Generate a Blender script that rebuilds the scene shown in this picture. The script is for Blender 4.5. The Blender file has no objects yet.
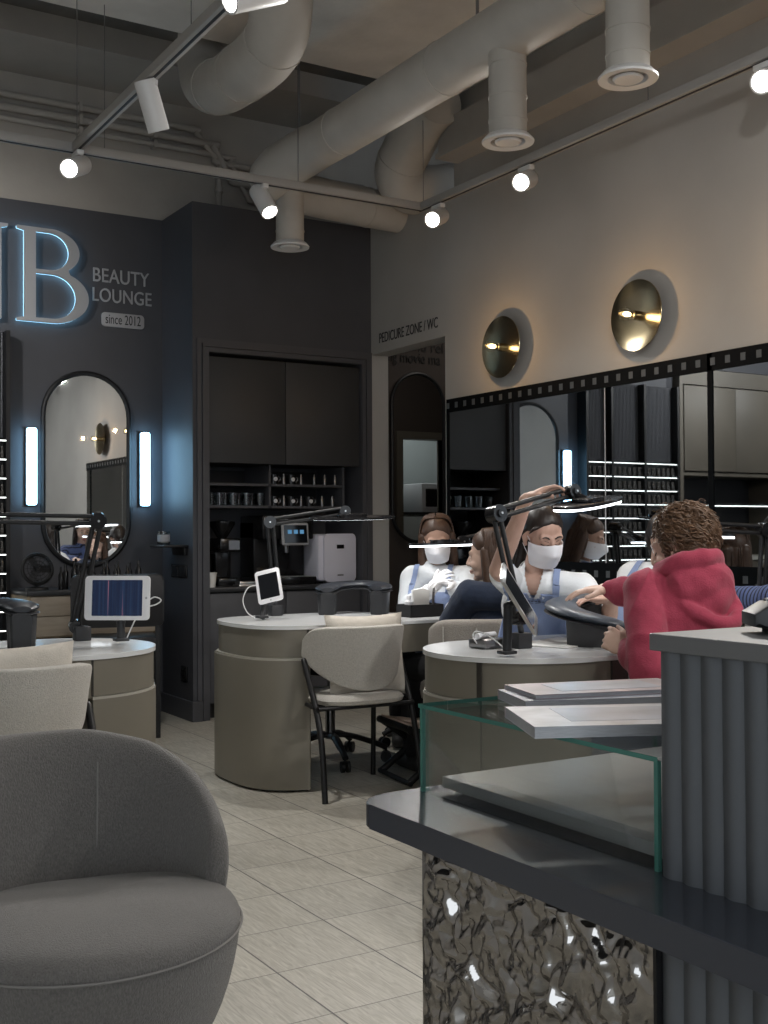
import bpy, bmesh, math, random
from mathutils import Vector as V, Matrix, Euler, noise
from mathutils.bvhtree import BVHTree
random.seed(7)
PI = math.pi
sc = bpy.context.scene
COL = sc.collection
sin, cos, R = math.sin, math.cos, math.radians

# ------------------------------------------------------------------ camera frame
FPX, YAW, PIT, ROL, EYE = 1161.72, R(31.40676), R(1.02916), R(-0.29511), 1.17
FW = V((sin(YAW)*cos(PIT), cos(YAW)*cos(PIT), sin(PIT)))
_rt = V((cos(YAW), -sin(YAW), 0)); _up = _rt.cross(FW)
RT = _rt*cos(ROL) + _up*sin(ROL); UP = _up*cos(ROL) - _rt*sin(ROL)
CAM = V((0, 0, EYE))
def at(x, y, d):                       # a point of the photographed place at distance d
    return CAM + (FW + RT*((x-384)/FPX) + UP*((512-y)/FPX))*d
def on(x, y, axis, val):
    d = FW + RT*((x-384)/FPX) + UP*((512-y)/FPX)
    return CAM + d*((val-CAM[axis])/d[axis])

# room numbers (metres)
XW, YN, YL, XP, ZT = 4.067, 6.818, 7.347, 2.763, 3.26

# ------------------------------------------------------------------ materials
MATS = {}
def mat(name, col, rough=.5, metal=0, noise_amt=0, nscale=8, bump=0, bscale=60, emit=None, estr=0, trans=0, ior=1.45, coat=0, spec=None, stretch=None, alpha=1, sheen=0):
    m = bpy.data.materials.new(name); m.use_nodes = True
    nt = m.node_tree; n = nt.nodes; b = n['Principled BSDF']
    c = (*col, 1)
    b.inputs['Base Color'].default_value = c
    b.inputs['Roughness'].default_value = rough
    b.inputs['Metallic'].default_value = metal
    b.inputs['Transmission Weight'].default_value = trans
    b.inputs['IOR'].default_value = ior
    b.inputs['Coat Weight'].default_value = coat
    b.inputs['Sheen Weight'].default_value = sheen
    if spec is not None: b.inputs['Specular IOR Level'].default_value = spec
    if alpha < 1: b.inputs['Alpha'].default_value = alpha
    if emit:
        b.inputs['Emission Color'].default_value = (*emit, 1); b.inputs['Emission Strength'].default_value = estr
    if noise_amt or bump:
        tc = n.new('ShaderNodeTexCoord'); mp = n.new('ShaderNodeMapping')
        nt.links.new(tc.outputs['Object'], mp.inputs['Vector'])
        if stretch: mp.inputs['Scale'].default_value = stretch
    if noise_amt:
        nz = n.new('ShaderNodeTexNoise'); nz.inputs['Scale'].default_value = nscale; nz.inputs['Detail'].default_value = 6
        nt.links.new(mp.outputs['Vector'], nz.inputs['Vector'])
        rp = n.new('ShaderNodeValToRGB')
        rp.color_ramp.elements[0].position = .3; rp.color_ramp.elements[1].position = .7
        rp.color_ramp.elements[0].color = (*[x*(1-noise_amt) for x in col], 1)
        rp.color_ramp.elements[1].color = (*[min(1, x*(1+noise_amt)) for x in col], 1)
        nt.links.new(nz.outputs['Fac'], rp.inputs['Fac']); nt.links.new(rp.outputs['Color'], b.inputs['Base Color'])
    if bump:
        nb = n.new('ShaderNodeTexNoise'); nb.inputs['Scale'].default_value = bscale; nb.inputs['Detail'].default_value = 3
        nt.links.new(mp.outputs['Vector'], nb.inputs['Vector'])
        bp = n.new('ShaderNodeBump'); bp.inputs['Strength'].default_value = bump; bp.inputs['Distance'].default_value = .01
        nt.links.new(nb.outputs['Fac'], bp.inputs['Height']); nt.links.new(bp.outputs['Normal'], b.inputs['Normal'])
    MATS[name] = m
    return m

def emis(name, col, s):
    m = bpy.data.materials.new(name); m.use_nodes = True; nt = m.node_tree
    nt.nodes.clear(); e = nt.nodes.new('ShaderNodeEmission'); o = nt.nodes.new('ShaderNodeOutputMaterial')
    e.inputs['Color'].default_value = (*col, 1); e.inputs['Strength'].default_value = s
    nt.links.new(e.outputs[0], o.inputs[0]); MATS[name] = m
    return m

def pane(name, tint, refl):      # thin clear glass: lets light through, mirrors a little, more at a slant
    m = bpy.data.materials.new(name); m.use_nodes = True; nt = m.node_tree; nt.nodes.clear(); n = nt.nodes; L = nt.links
    o = n.new('ShaderNodeOutputMaterial'); t = n.new('ShaderNodeBsdfTransparent'); g = n.new('ShaderNodeBsdfGlossy'); x = n.new('ShaderNodeMixShader'); lw = n.new('ShaderNodeLayerWeight'); a = n.new('ShaderNodeMath')
    t.inputs[0].default_value = (*tint, 1); g.inputs['Roughness'].default_value = .01; lw.inputs[0].default_value = .25
    a.operation = 'MULTIPLY_ADD'; a.use_clamp = True; L.new(lw.outputs['Fresnel'], a.inputs[0]); a.inputs[1].default_value = .5; a.inputs[2].default_value = refl*.4
    L.new(a.outputs[0], x.inputs[0]); L.new(t.outputs[0], x.inputs[1]); L.new(g.outputs[0], x.inputs[2]); L.new(x.outputs[0], o.inputs[0]); MATS[name] = m
mat('wall_beige', (.40, .392, .375), .75, noise_amt=.05, nscale=2.5, bump=.06, bscale=90)
mat('wall_upper', (.38, .36, .33), .85, noise_amt=.12, nscale=2, bump=.1, bscale=60)
mat('wall_dark', (.066, .068, .078), .55, noise_amt=.08, nscale=3)
mat('trim_dark', (.078, .080, .090), .5)
mat('cup_dark', (.050, .051, .053), .5, noise_amt=.05, nscale=5)
mat('inner_dark', (.020, .020, .022), .5)
mat('counter_dark', (.03, .031, .034), .35)
mat('concrete', (.70, .675, .635), .85, noise_amt=.12, nscale=3, bump=.15, bscale=30)
mat('concrete_dark', (.15, .145, .135), .9, noise_amt=.2, nscale=4, bump=.15, bscale=30)
mat('duct', (.50, .475, .435), .62, noise_amt=.07, nscale=5, bump=.05, bscale=40)
mat('duct_box', (.38, .362, .335), .65, noise_amt=.06, nscale=4)
mat('white_metal', (.72, .72, .72), .4)
mat('rail', (.38, .37, .355), .45)
mat('wire', (.2, .2, .2), .5, metal=.6)
mat('brown_wall', (.06, .047, .040), .7)
mat('mirror', (.80, .82, .83), .015, metal=1)
mat('mirror_film', (.62, .66, .69), .015, metal=1)
mat('black', (.010, .010, .011), .45)
mat('black_gloss', (.012, .012, .013), .2)
mat('film_black', (.004, .005, .006), .6, spec=.06)
mat('film_hole', (.075, .083, .09), .4)
mat('brass', (.36, .30, .19), .16, metal=1, noise_amt=.12, nscale=3)
pane('bulb_glass', (1, .97, .9), .06)
emis('bulb_glow', (1, .72, .36), 14)
emis('spot_glow', (1, .97, .90), 14)
emis('led_white', (.36, .70, 1), 12)
emis('lamp_led', (.93, .97, 1), 5)
emis('rack_led', (.95, 1, .97), 3)
emis('halo', (.35, .72, 1), 2.6)
mat('letter_grey', (.36, .37, .39), .4)
mat('letter_dim', (.30, .31, .33), .5)
mat('plaque', (.34, .34, .35), .45)
mat('ink_dark', (.02, .02, .022), .6)
mat('ink_faint', (.012, .010, .009), .5)
mat('taupe', (.20, .183, .148), .42, noise_amt=.04, nscale=4)
mat('taupe_groove', (.42, .40, .35), .5)
mat('seam', (.04, .037, .032), .6)
mat('drawer_reflection', (.075, .048, .045), .4, noise_amt=.05)  # drawer colour with the red hoodie's reflection put into it
mat('marble', (.72, .73, .73), .22, noise_amt=.06, nscale=2.5, coat=.2)
mat('marble_edge', (.55, .55, .54), .3)
mat('boucle', (.50, .475, .43), .9, noise_amt=.10, nscale=140, bump=.55, bscale=260, sheen=.2)
mat('boucle_taupe', (.36, .33, .295), .9, noise_amt=.10, nscale=140, bump=.5, bscale=240, sheen=.2)
mat('cushion', (.55, .51, .45), .9, noise_amt=.06, nscale=30, bump=.3, bscale=200)
mat('grey_fabric', (.142, .133, .124), .95, noise_amt=.22, nscale=320, bump=.5, bscale=420, sheen=.25, stretch=(1, 1, .45))
mat('piping', (.21, .20, .19), .9)
mat('wood_light', (.36, .29, .20), .5, noise_amt=.15, nscale=6, stretch=(1, 1, 8))
mat('wood_pale', (.42, .36, .29), .5, noise_amt=.1, nscale=6, stretch=(1, 1, 8))
mat('leather_black', (.016, .016, .018), .45, bump=.1, bscale=150)
mat('pad_black', (.030, .033, .040), .38, bump=.05, bscale=200)
mat('pad_blue', (.05, .062, .08), .34, bump=.05, bscale=200)
mat('plastic_dark', (.028, .029, .032), .45)
mat('white_plastic', (.78, .78, .80), .35)
mat('fridge_white', (.72, .72, .82), .3)
mat('screen', (.006, .007, .010), .08)
mat('silver', (.6, .6, .6), .28, metal=1)
mat('steel_dark', (.25, .25, .26), .3, metal=1)
mat('paper', (.80, .79, .76), .7)
mat('page_grey', (.42, .43, .45), .7, noise_amt=.2, nscale=60, stretch=(1, 1, 60))
mat('mag_blue', (.32, .34, .40), .3, noise_amt=.35, nscale=9)
mat('mag_pink', (.36, .30, .32), .3, noise_amt=.45, nscale=8)
mat('mag_beige', (.47, .48, .51), .3, noise_amt=.25, nscale=22)
pane('glass_clear', (.975, .99, .986), .08)
pane('jar_glass', (.72, .75, .76), .22)
mat('reception_grey', (.105, .113, .124), .5)
mat('reception_top', (.15, .152, .156), .42, noise_amt=.04, nscale=12)
mat('desk_slab', (.046, .052, .068), .26, coat=.25)
mat('board_grey', (.40, .415, .42), .28)
mat('hammered', (.40, .385, .37), .08, metal=1)
mat('skin', (.50, .315, .245), .5, noise_amt=.05, nscale=20)
mat('skin_pale', (.58, .40, .32), .5, noise_amt=.05, nscale=20)
mat('skin_tan', (.44, .27, .20), .5, noise_amt=.05, nscale=20)
mat('glove', (.80, .78, .78), .5)
mat('shirt_white', (.74, .76, .78), .85, bump=.15, bscale=120)
mat('apron_blue', (.25, .315, .50), .85, bump=.2, bscale=160)
mat('mask_white', (.80, .79, .82), .8)
mat('red_fleece', (.30, .036, .068), .95, noise_amt=.08, nscale=60, bump=.25, bscale=220, sheen=.15)
mat('navy_fleece', (.018, .028, .055), .95, noise_amt=.1, nscale=50, bump=.25, bscale=220, sheen=.1)
mat('stripe_navy', (.05, .075, .17), .9, bump=.2, bscale=200)
mat('trouser_black', (.014, .014, .016), .9)
mat('trouser_blue', (.05, .07, .12), .9)
mat('shoe', (.03, .03, .03), .6)
mat('hair_dark', (.018, .012, .010), .42)
mat('hair_brown', (.060, .032, .020), .45, noise_amt=.3, nscale=30)
mat('hair_curly', (.105, .058, .032), .5, noise_amt=.3, nscale=25)
mat('lash', (.012, .008, .007), .6)
mat('eye_white', (.75, .73, .70), .25)
mat('eye_iris', (.03, .018, .012), .15)
mat('lip', (.42, .16, .15), .45)
mat('cabinet_beige', (.135, .118, .095), .5, noise_amt=.05, nscale=4)
mat('stool_pink', (.70, .55, .46), .8)
mat('polish_a', (.16, .13, .04), .25)
mat('polish_cap', (.012, .012, .012), .3)
mat('polish_dark', (.07, .065, .06), .2)
mat('cream', (.62, .60, .54), .6)
mat('kitchen', (.55, .60, .60), .5)
mat('amber', (.65, .36, .06), .2)
mat('orange', (.45, .10, .04), .4)
mat('cable_white', (.72, .72, .72), .5)

def m_screen(name):      # a lit tablet home screen: deep blue with a few thin bright streaks
    m = bpy.data.materials.new(name); m.use_nodes = True; nt = m.node_tree; n = nt.nodes
    b = n['Principled BSDF']; b.inputs['Base Color'].default_value = (.004, .006, .012, 1); b.inputs['Roughness'].default_value = .06
    tc = n.new('ShaderNodeTexCoord'); mp = n.new('ShaderNodeMapping'); mp.inputs['Scale'].default_value = (70, 1, 5)
    nz = n.new('ShaderNodeTexNoise'); nz.inputs['Scale'].default_value = 1; nz.inputs['Detail'].default_value = 2
    rp = n.new('ShaderNodeValToRGB'); e = rp.color_ramp.elements
    e[0].position = .45; e[0].color = (.006, .014, .045, 1); e[1].position = .74; e[1].color = (.45, .16, .20, 1)
    a = rp.color_ramp.elements.new(.63); a.color = (.014, .034, .085, 1)
    nt.links.new(tc.outputs['Object'], mp.inputs['Vector']); nt.links.new(mp.outputs['Vector'], nz.inputs['Vector'])
    nt.links.new(nz.outputs['Fac'], rp.inputs['Fac']); nt.links.new(rp.outputs['Color'], b.inputs['Emission Color'])
    b.inputs['Emission Strength'].default_value = .55
    MATS[name] = m
m_screen('tablet_on')

def m_floor():
    m = bpy.data.materials.new('floor_tile'); m.use_nodes = True; nt = m.node_tree; n = nt.nodes; L = nt.links
    b = n['Principled BSDF']; b.inputs['Roughness'].default_value = .38
    g = n.new('ShaderNodeNewGeometry'); sp = n.new('ShaderNodeSeparateXYZ'); L.new(g.outputs['Position'], sp.inputs[0])
    def mth(op, a, bb=None):
        x = n.new('ShaderNodeMath'); x.operation = op
        for i, q in enumerate((a, bb)):
            if q is None: continue
            if isinstance(q, (int, float)): x.inputs[i].default_value = q
            else: L.new(q, x.inputs[i])
        return x.outputs[0]
    T = .305
    u = mth('DIVIDE', mth('SUBTRACT', sp.outputs[0], 1.375), T); v = mth('DIVIDE', mth('SUBTRACT', sp.outputs[1], 2.503), T+.002)
    def line(w, half):
        f = mth('FRACT', w); d = mth('MINIMUM', f, mth('SUBTRACT', 1, f)); return mth('LESS_THAN', d, half)
    gl = mth('MAXIMUM', line(u, .0085), mth('MULTIPLY', line(v, .0065), .75))
    cell = n.new('ShaderNodeCombineXYZ'); L.new(mth('FLOOR', u), cell.inputs[0]); L.new(mth('FLOOR', v), cell.inputs[1])
    wn = n.new('ShaderNodeTexWhiteNoise'); wn.noise_dimensions = '3D'; L.new(cell.outputs[0], wn.inputs['Vector'])
    off = n.new('ShaderNodeVectorMath'); off.operation = 'MULTIPLY_ADD'; L.new(wn.outputs['Color'], off.inputs[0]); off.inputs[1].default_value = (9, 9, 9); L.new(g.outputs['Position'], off.inputs[2])
    mp = n.new('ShaderNodeMapping'); mp.inputs['Scale'].default_value = (46, 4.2, 1); L.new(off.outputs[0], mp.inputs['Vector'])
    mp.inputs['Rotation'].default_value = (0, 0, R(12))
    nz = n.new('ShaderNodeTexNoise'); nz.inputs['Scale'].default_value = 1.5; nz.inputs['Detail'].default_value = 8; nz.inputs['Distortion'].default_value = 2.2; L.new(mp.outputs[0], nz.inputs['Vector'])
    rp = n.new('ShaderNodeValToRGB'); e = rp.color_ramp.elements
    e[0].position = .33; e[0].color = (.36, .335, .28, 1); e[1].position = .68; e[1].color = (.54, .51, .445, 1)
    L.new(nz.outputs['Fac'], rp.inputs['Fac'])
    hs = n.new('ShaderNodeHueSaturation'); L.new(rp.outputs['Color'], hs.inputs['Color'])
    L.new(mth('ADD', mth('MULTIPLY', wn.outputs['Value'], .16), .92), hs.inputs['Value'])
    mx = n.new('ShaderNodeMix'); mx.data_type = 'RGBA'; L.new(gl, mx.inputs['Factor']); L.new(hs.outputs['Color'], mx.inputs['A']); mx.inputs['B'].default_value = (.085, .077, .066, 1)
    L.new(mx.outputs['Result'], b.inputs['Base Color'])
    bp = n.new('ShaderNodeBump'); bp.inputs['Strength'].default_value = .12; bp.inputs['Distance'].default_value = .004; L.new(nz.outputs['Fac'], bp.inputs['Height']); L.new(bp.outputs[0], b.inputs['Normal'])
    MATS['floor_tile'] = m
m_floor()
def m_stripe():
    m = MATS['stripe_navy']; nt = m.node_tree; n = nt.nodes; b = n['Principled BSDF']
    tc = n.new('ShaderNodeTexCoord'); w = n.new('ShaderNodeTexWave'); w.inputs['Scale'].default_value = 14; w.inputs['Distortion'].default_value = .25; w.bands_direction = 'Y'
    rp = n.new('ShaderNodeValToRGB'); e = rp.color_ramp.elements; e[0].position = .15; e[0].color = (.010, .014, .03, 1); e[1].position = .4; e[1].color = (.085, .12, .26, 1)
    nt.links.new(tc.outputs['Object'], w.inputs['Vector']); nt.links.new(w.outputs['Fac'], rp.inputs['Fac']); nt.links.new(rp.outputs['Color'], b.inputs['Base Color'])
m_stripe()

# ------------------------------------------------------------------ mesh helpers
def NB(): return bmesh.new()
def _merge(bm, tmp, M=None):
    if M is not None: bmesh.ops.transform(tmp, matrix=M, verts=tmp.verts)
    me = bpy.data.meshes.new('t'); tmp.to_mesh(me); tmp.free(); bm.from_mesh(me); bpy.data.meshes.remove(me)
def box(bm, c, s, rz=0, bev=0, seg=2, rot=None, mi=0):
    t = NB(); bmesh.ops.create_cube(t, size=1)
    bmesh.ops.scale(t, vec=s, verts=t.verts)
    if bev: bmesh.ops.bevel(t, geom=t.edges[:], offset=bev, segments=seg, affect='EDGES', profile=.5)
    for f in t.faces: f.material_index = mi
    M = Matrix.Translation(c) @ (rot.to_matrix().to_4x4() if isinstance(rot, Euler) else (rot if rot is not None else Matrix.Rotation(rz, 4, 'Z')))
    _merge(bm, t, M)
def bb(bm, x0, x1, y0, y1, z0, z1, bev=0, mi=0):
    box(bm, ((x0+x1)/2, (y0+y1)/2, (z0+z1)/2), (abs(x1-x0), abs(y1-y0), abs(z1-z0)), bev=bev, mi=mi)
def frame_of(d):
    d = d.normalized(); a = V((0, 0, 1)) if abs(d.z) < .9 else V((1, 0, 0))
    x = a.cross(d).normalized(); return x, d.cross(x)
def rod(bm, p0, p1, r0, r1=None, seg=14, caps=True, mi=0):
    p0, p1 = V(p0), V(p1); r1 = r0 if r1 is None else r1
    x, y = frame_of(p1-p0); A, B = [], []
    for i in range(seg):
        a = 2*PI*i/seg; o = x*cos(a) + y*sin(a)
        A.append(bm.verts.new(p0+o*r0)); B.append(bm.verts.new(p1+o*r1))
    fs = [bm.faces.new((A[i], A[(i+1) % seg], B[(i+1) % seg], B[i])) for i in range(seg)]
    if caps: fs += [bm.faces.new(A[::-1]), bm.faces.new(B)]
    for f in fs: f.material_index = mi
def tube(bm, pts, r, seg=8, flat=None, up=None, caps=True, mi=0):
    pts = [V(p) for p in pts]; n = len(pts); rings = []
    x = None
    for i, p in enumerate(pts):
        d = (pts[min(i+1, n-1)] - pts[max(i-1, 0)]).normalized()
        if up is not None:
            x = d.cross(V(up)).normalized(); y = x.cross(d)
        else:
            if x is None: x, y = frame_of(d)
            else:
                x = (x - d*x.dot(d)).normalized(); y = d.cross(x)
        rr = r[i] if isinstance(r, (list, tuple)) else r
        ry = rr if flat is None else (flat[i] if isinstance(flat, (list, tuple)) else flat)
        rings.append([bm.verts.new(p + x*cos(2*PI*k/seg)*rr + y*sin(2*PI*k/seg)*ry) for k in range(seg)])
    for i in range(n-1):
        for k in range(seg):
            f = bm.faces.new((rings[i][k], rings[i][(k+1) % seg], rings[i+1][(k+1) % seg], rings[i+1][k])); f.material_index = mi
    if caps:
        bm.faces.new(rings[0][::-1]).material_index = mi; bm.faces.new(rings[-1]).material_index = mi
def lathe(bm, prof, M=None, seg=32, mi=0):
    t = NB(); rings = []
    for r, z in prof:
        if r < 1e-6: rings.append([t.verts.new((0, 0, z))])
        else: rings.append([t.verts.new((r*cos(2*PI*k/seg), r*sin(2*PI*k/seg), z)) for k in range(seg)])
    for a, b in zip(rings, rings[1:]):
        for k in range(seg):
            q = [a[k % len(a)], a[(k+1) % len(a)], b[(k+1) % len(b)], b[k % len(b)]]
            u = []
            for w in q:
                if w not in u: u.append(w)
            if len(u) > 2: t.faces.new(u)
    for f in t.faces: f.material_index = mi
    bmesh.ops.recalc_face_normals(t, faces=t.faces)
    _merge(bm, t, M)
def ell(bm, c, r, M=None, u=20, v=12, mi=0):
    t = NB(); bmesh.ops.create_uvsphere(t, u_segments=u, v_segments=v, radius=1)
    bmesh.ops.scale(t, vec=r, verts=t.verts)
    for f in t.faces: f.material_index = mi
    X = Matrix.Translation(c)
    if M is not None: X = X @ M
    _merge(bm, t, X)
def prism(bm, poly, z0, z1, bev=0, seg=2, M=None, mi=0):
    t = NB(); A = [t.verts.new((x, y, z0)) for x, y in poly]; B = [t.verts.new((x, y, z1)) for x, y in poly]
    n = len(poly); t.faces.new(A[::-1]); top = t.faces.new(B)
    for i in range(n): t.faces.new((A[i], A[(i+1) % n], B[(i+1) % n], B[i]))
    if bev:
        es = [e for e in t.edges if abs(e.verts[0].co.z-e.verts[1].co.z) < 1e-6]
        bmesh.ops.bevel(t, geom=es, offset=bev, segments=seg, affect='EDGES', profile=.5)
    for f in t.faces: f.material_index = mi
    bmesh.ops.recalc_face_normals(t, faces=t.faces)
    _merge(bm, t, M)
def loft(bm, rings, closed=True, caps=True, mi=0):
    vs = [[bm.verts.new(p) for p in r] for r in rings]; n = len(vs[0])
    for a, b in zip(vs, vs[1:]):
        for k in range(n if closed else n-1):
            bm.faces.new((a[k], a[(k+1) % n], b[(k+1) % n], b[k])).material_index = mi
    if caps and closed:
        bm.faces.new(vs[0][::-1]).material_index = mi; bm.faces.new(vs[-1]).material_index = mi
def catmull(P, n=8, closed=False):
    P = [V(p) for p in P]; out = []; N = len(P)
    for i in range(N if closed else N-1):
        g = (lambda j: P[j % N]) if closed else (lambda j: P[max(0, min(N-1, j))])
        a, b, c, d = g(i-1), g(i), g(i+1), g(i+2)
        for k in range(n):
            t = k/n
            out.append(.5*((2*b) + (c-a)*t + (2*a-5*b+4*c-d)*t*t + (3*b-a-3*c+d)*t**3))
    if not closed: out.append(P[-1])
    return out
def rrect(w, h, r, n=6, cx=0, cy=0):
    o = []
    for (sx, sy, a0) in ((1, 1, 0), (-1, 1, 90), (-1, -1, 180), (1, -1, 270)):
        for k in range(n+1):
            a = R(a0+90*k/n); o.append((cx+sx*(w/2-r)+r*cos(a), cy+sy*(h/2-r)+r*sin(a)))
    return o

def obj(name, bm, m=None, parent=None, smooth=True, origin=None, ang=40):
    me = bpy.data.meshes.new(name)
    if origin is not None: bmesh.ops.translate(bm, vec=-V(origin), verts=bm.verts)
    bmesh.ops.recalc_face_normals(bm, faces=bm.faces)
    bm.to_mesh(me); bm.free()
    return mobj(name, me, m, parent, smooth, origin, ang)
def mobj(name, me, m=None, parent=None, smooth=True, origin=None, ang=40):
    me.name = name
    o = bpy.data.objects.new(name, me); COL.objects.link(o)
    if m:
        me.materials.clear()
        for q in (m if isinstance(m, (list, tuple)) else [m]): me.materials.append(MATS[q])
    if smooth:
        me.shade_smooth()
        try: me.set_sharp_from_angle(angle=R(ang))
        except Exception: pass
    if parent: o.parent = parent
    elif origin is not None: o.location = origin
    return o
def tag(o, label, cat, group=None, kind=None):
    o['label'] = label; o['category'] = cat
    if group: o['group'] = group
    if kind: o['kind'] = kind
    return o
def thing(name, label, cat, loc=(0, 0, 0), rz=0, group=None):
    o = bpy.data.objects.new(name, None); COL.objects.link(o); o.empty_display_size = .05
    o.location = loc; o.rotation_euler = (0, 0, rz)
    return tag(o, label, cat, group)
def struct(name, bm, m, smooth=False):
    o = obj(name, bm, m, smooth=smooth); o['kind'] = 'structure'; return o
def dup(root, loc=None, rz=None, label=None, group=None):
    def cp(o, par):
        c = o.copy(); COL.objects.link(c)
        if par: c.parent = par
        for ch in list(o.children): cp(ch, c)
        return c
    r = cp(root, None)
    if loc is not None: r.location = loc
    if rz is not None: r.rotation_euler = (0, 0, rz)
    if label: r['label'] = label
    if group: r['group'] = group
    return r
def bake(me, mods):
    o = bpy.data.objects.new('tmp', me); COL.objects.link(o)
    for typ, kw in mods:
        md = o.modifiers.new('m', typ)
        for k, v in kw.items(): setattr(md, k, v)
    dg = bpy.context.evaluated_depsgraph_get(); dg.update()
    out = bpy.data.meshes.new_from_object(o.evaluated_get(dg), depsgraph=dg)
    bpy.data.objects.remove(o)
    return out
def bmesh_bake(bm, mods):
    me = bpy.data.meshes.new('t'); bmesh.ops.recalc_face_normals(bm, faces=bm.faces); bm.to_mesh(me); bm.free()
    return bake(me, mods)
def text_mesh(s, size, ext=.002, spacing=1.0, align='LEFT', xs=1.0):
    cu = bpy.data.curves.new('t', 'FONT'); cu.body = s; cu.size = size; cu.extrude = ext; cu.space_character = spacing; cu.align_x = align
    o = bpy.data.objects.new('t', cu); COL.objects.link(o); o.scale = (xs, 1, 1)
    dg = bpy.context.evaluated_depsgraph_get(); dg.update()
    me = bpy.data.meshes.new_from_object(o.evaluated_get(dg), depsgraph=dg)
    bpy.data.objects.remove(o)
    me.transform(Matrix.Diagonal((xs, 1, 1, 1)))
    return me
# wall frames: local x = along the wall as read, y = up, z = out of the wall
M_BACK = Matrix(((1, 0, 0, 0), (0, 0, -1, 0), (0, 1, 0, 0), (0, 0, 0, 1)))       # a wall facing -Y, read along +X
M_RIGHT = Matrix(((0, 0, -1, 0), (-1, 0, 0, 0), (0, 1, 0, 0), (0, 0, 0, 1)))    # a wall facing -X, read along -Y
# ================================================================== ROOM
b = NB(); bb(b, -2.6, 7.5, -2.2, 9, -.1, 0); struct('floor', b, 'floor_tile')
b = NB(); bb(b, -2.6, 4.3, -2.2, 5.85, 3.86, 4.1); struct('ceiling', b, 'concrete')
b = NB(); bb(b, -2.7, 7.6, -2.2, 9, 4.21, 4.3); struct('ceiling_upper', b, 'concrete_dark')
b = NB(); bb(b, -2.6, 4.0, 6.75, YL+.02, 4.06, 4.22); struct('beam_back', b, 'duct_box')
# back wall: dark paint below, bare plaster above
b = NB(); bb(b, .66, XP+.01, YL, YL+.15, 0, ZT); bb(b, -2.6, -.76, YL, YL+.15, 0, ZT); bb(b, -.76, .66, YL, YL+.15, 2.62, ZT); struct('wall_back', b, 'wall_dark')
b = NB(); bb(b, -2.6, 7.5, YL+.012, YL+.15, ZT, 4.25); struct('wall_back_upper', b, 'wall_upper')
b = NB(); bb(b, -2.75, -2.6, -2.2, 9, -.1, 4.25); struct('wall_left', b, 'wall_beige')
b = NB(); bb(b, 1.0, 4.3, -2.35, -2.2, -.1, 4.25); bb(b, -2.75, 1.0, -2.35, -2.2, 3.3, 4.25); bb(b, -2.75, 1.0, -2.35, -2.2, -.1, .15); struct('wall_rear', b, 'wall_beige')  # opening added in the unseen rear wall to let world light in
# right wall with the doorway to the pedicure room
b = NB()
bb(b, XW, XW+.135, -2.2, 5.925, 0, ZT); bb(b, XW, XW+.135, 5.925, YN, 2.388, ZT); bb(b, XW, XW+.135, YN, YL, 0, ZT)
struct('wall_right', b, 'wall_beige')
b = NB(); bb(b, XW+.03, XW+.15, -2.2, 5.86, ZT+.002, 3.9); struct('wall_right_upper', b, 'wall_upper')
b = NB()          # soffit duct casing along the top of the right wall
bb(b, 3.95, XW+.05, -2.2, 5.815, 3.46, 3.66); bb(b, 3.925, XW+.04, -2.2, 5.815, 3.435, 3.462)
struct('trim_soffit', b, 'duct_box')
# the niche block
b = NB()
x0, x1 = 2.872, 3.985; zt = 2.318
bb(b, XP, x0, YN, YL+.02, 0, ZT); bb(b, x1, XW-.001, YN, YL+.02, 0, ZT); bb(b, x0, x1, YN, YL+.02, zt, ZT)
struct('wall_niche', b, 'wall_dark')
b = NB(); bb(b, x0-.05, x1+.05, YL-.01, YL+.06, 0, zt+.05); struct('wall_niche_back', b, 'trim_dark')
b = NB()
for k, (off, w, d) in enumerate(((.082, .03, .012), (.05, .018, .024), (.03, .028, .014))):
    bb(b, x0-off, x0-off+w, YN-d, YN+.001, 0, zt+off); bb(b, min(x1+off-w, XW-.03-k*.0), min(x1+off, XW-.002), YN-d, YN+.001, 0, zt+off)
    bb(b, x0-off+w, min(x1+off-w, XW-.03), YN-d, YN+.001, zt+off-w, zt+off)
struct('trim_1', b, 'trim_dark')
b = NB(); bb(b, XP-.016, XP, YN-.016, YL, 0, .125, bev=.004); bb(b, XP-.016, x0-.055, YN-.032, YN, 0, .125, bev=.004); struct('baseboard_pillar', b, 'trim_dark')
b = NB(); bb(b, .66, XP-.017, YL-.016, YL, 0, .1); struct('baseboard_back', b, 'trim_dark')
# pedicure corridor behind the doorway
b = NB(); bb(b, XW+.12, 7.5, YL+.005, YL+.012, 0, ZT); struct('wall_corridor', b, 'brown_wall')
b = NB(); bb(b, 7.5, 7.6, 3, 9, 0, 4.25); struct('wall_east', b, 'wall_beige')
b = NB()
bb(b, XW+.12, 5.86, 5.30, 5.40, 0, 3.2); bb(b, 6.34, 7.5, 5.30, 5.40, 0, 3.2); bb(b, 5.86, 6.34, 5.30, 5.40, 2.06, 3.2)
struct('wall_corridor_front', b, 'brown_wall')
b = NB(); bb(b, 5.79, 5.86, 5.28, 5.425, 0, 2.13); bb(b, 6.34, 6.41, 5.28, 5.425, 0, 2.13); bb(b, 5.86, 6.34, 5.28, 5.425, 2.06, 2.13); struct('trim_2', b, 'cabinet_beige')
b = NB(); bb(b, XW+.12, 7.5, 4.2, 4.3, 0, 3.2); struct('wall_kitchen', b, 'kitchen')
b = NB(); bb(b, XW+.12, 7.5, 4.2, 5.4, 3.2, 3.3); struct('ceiling_kitchen', b, 'cream')

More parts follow.
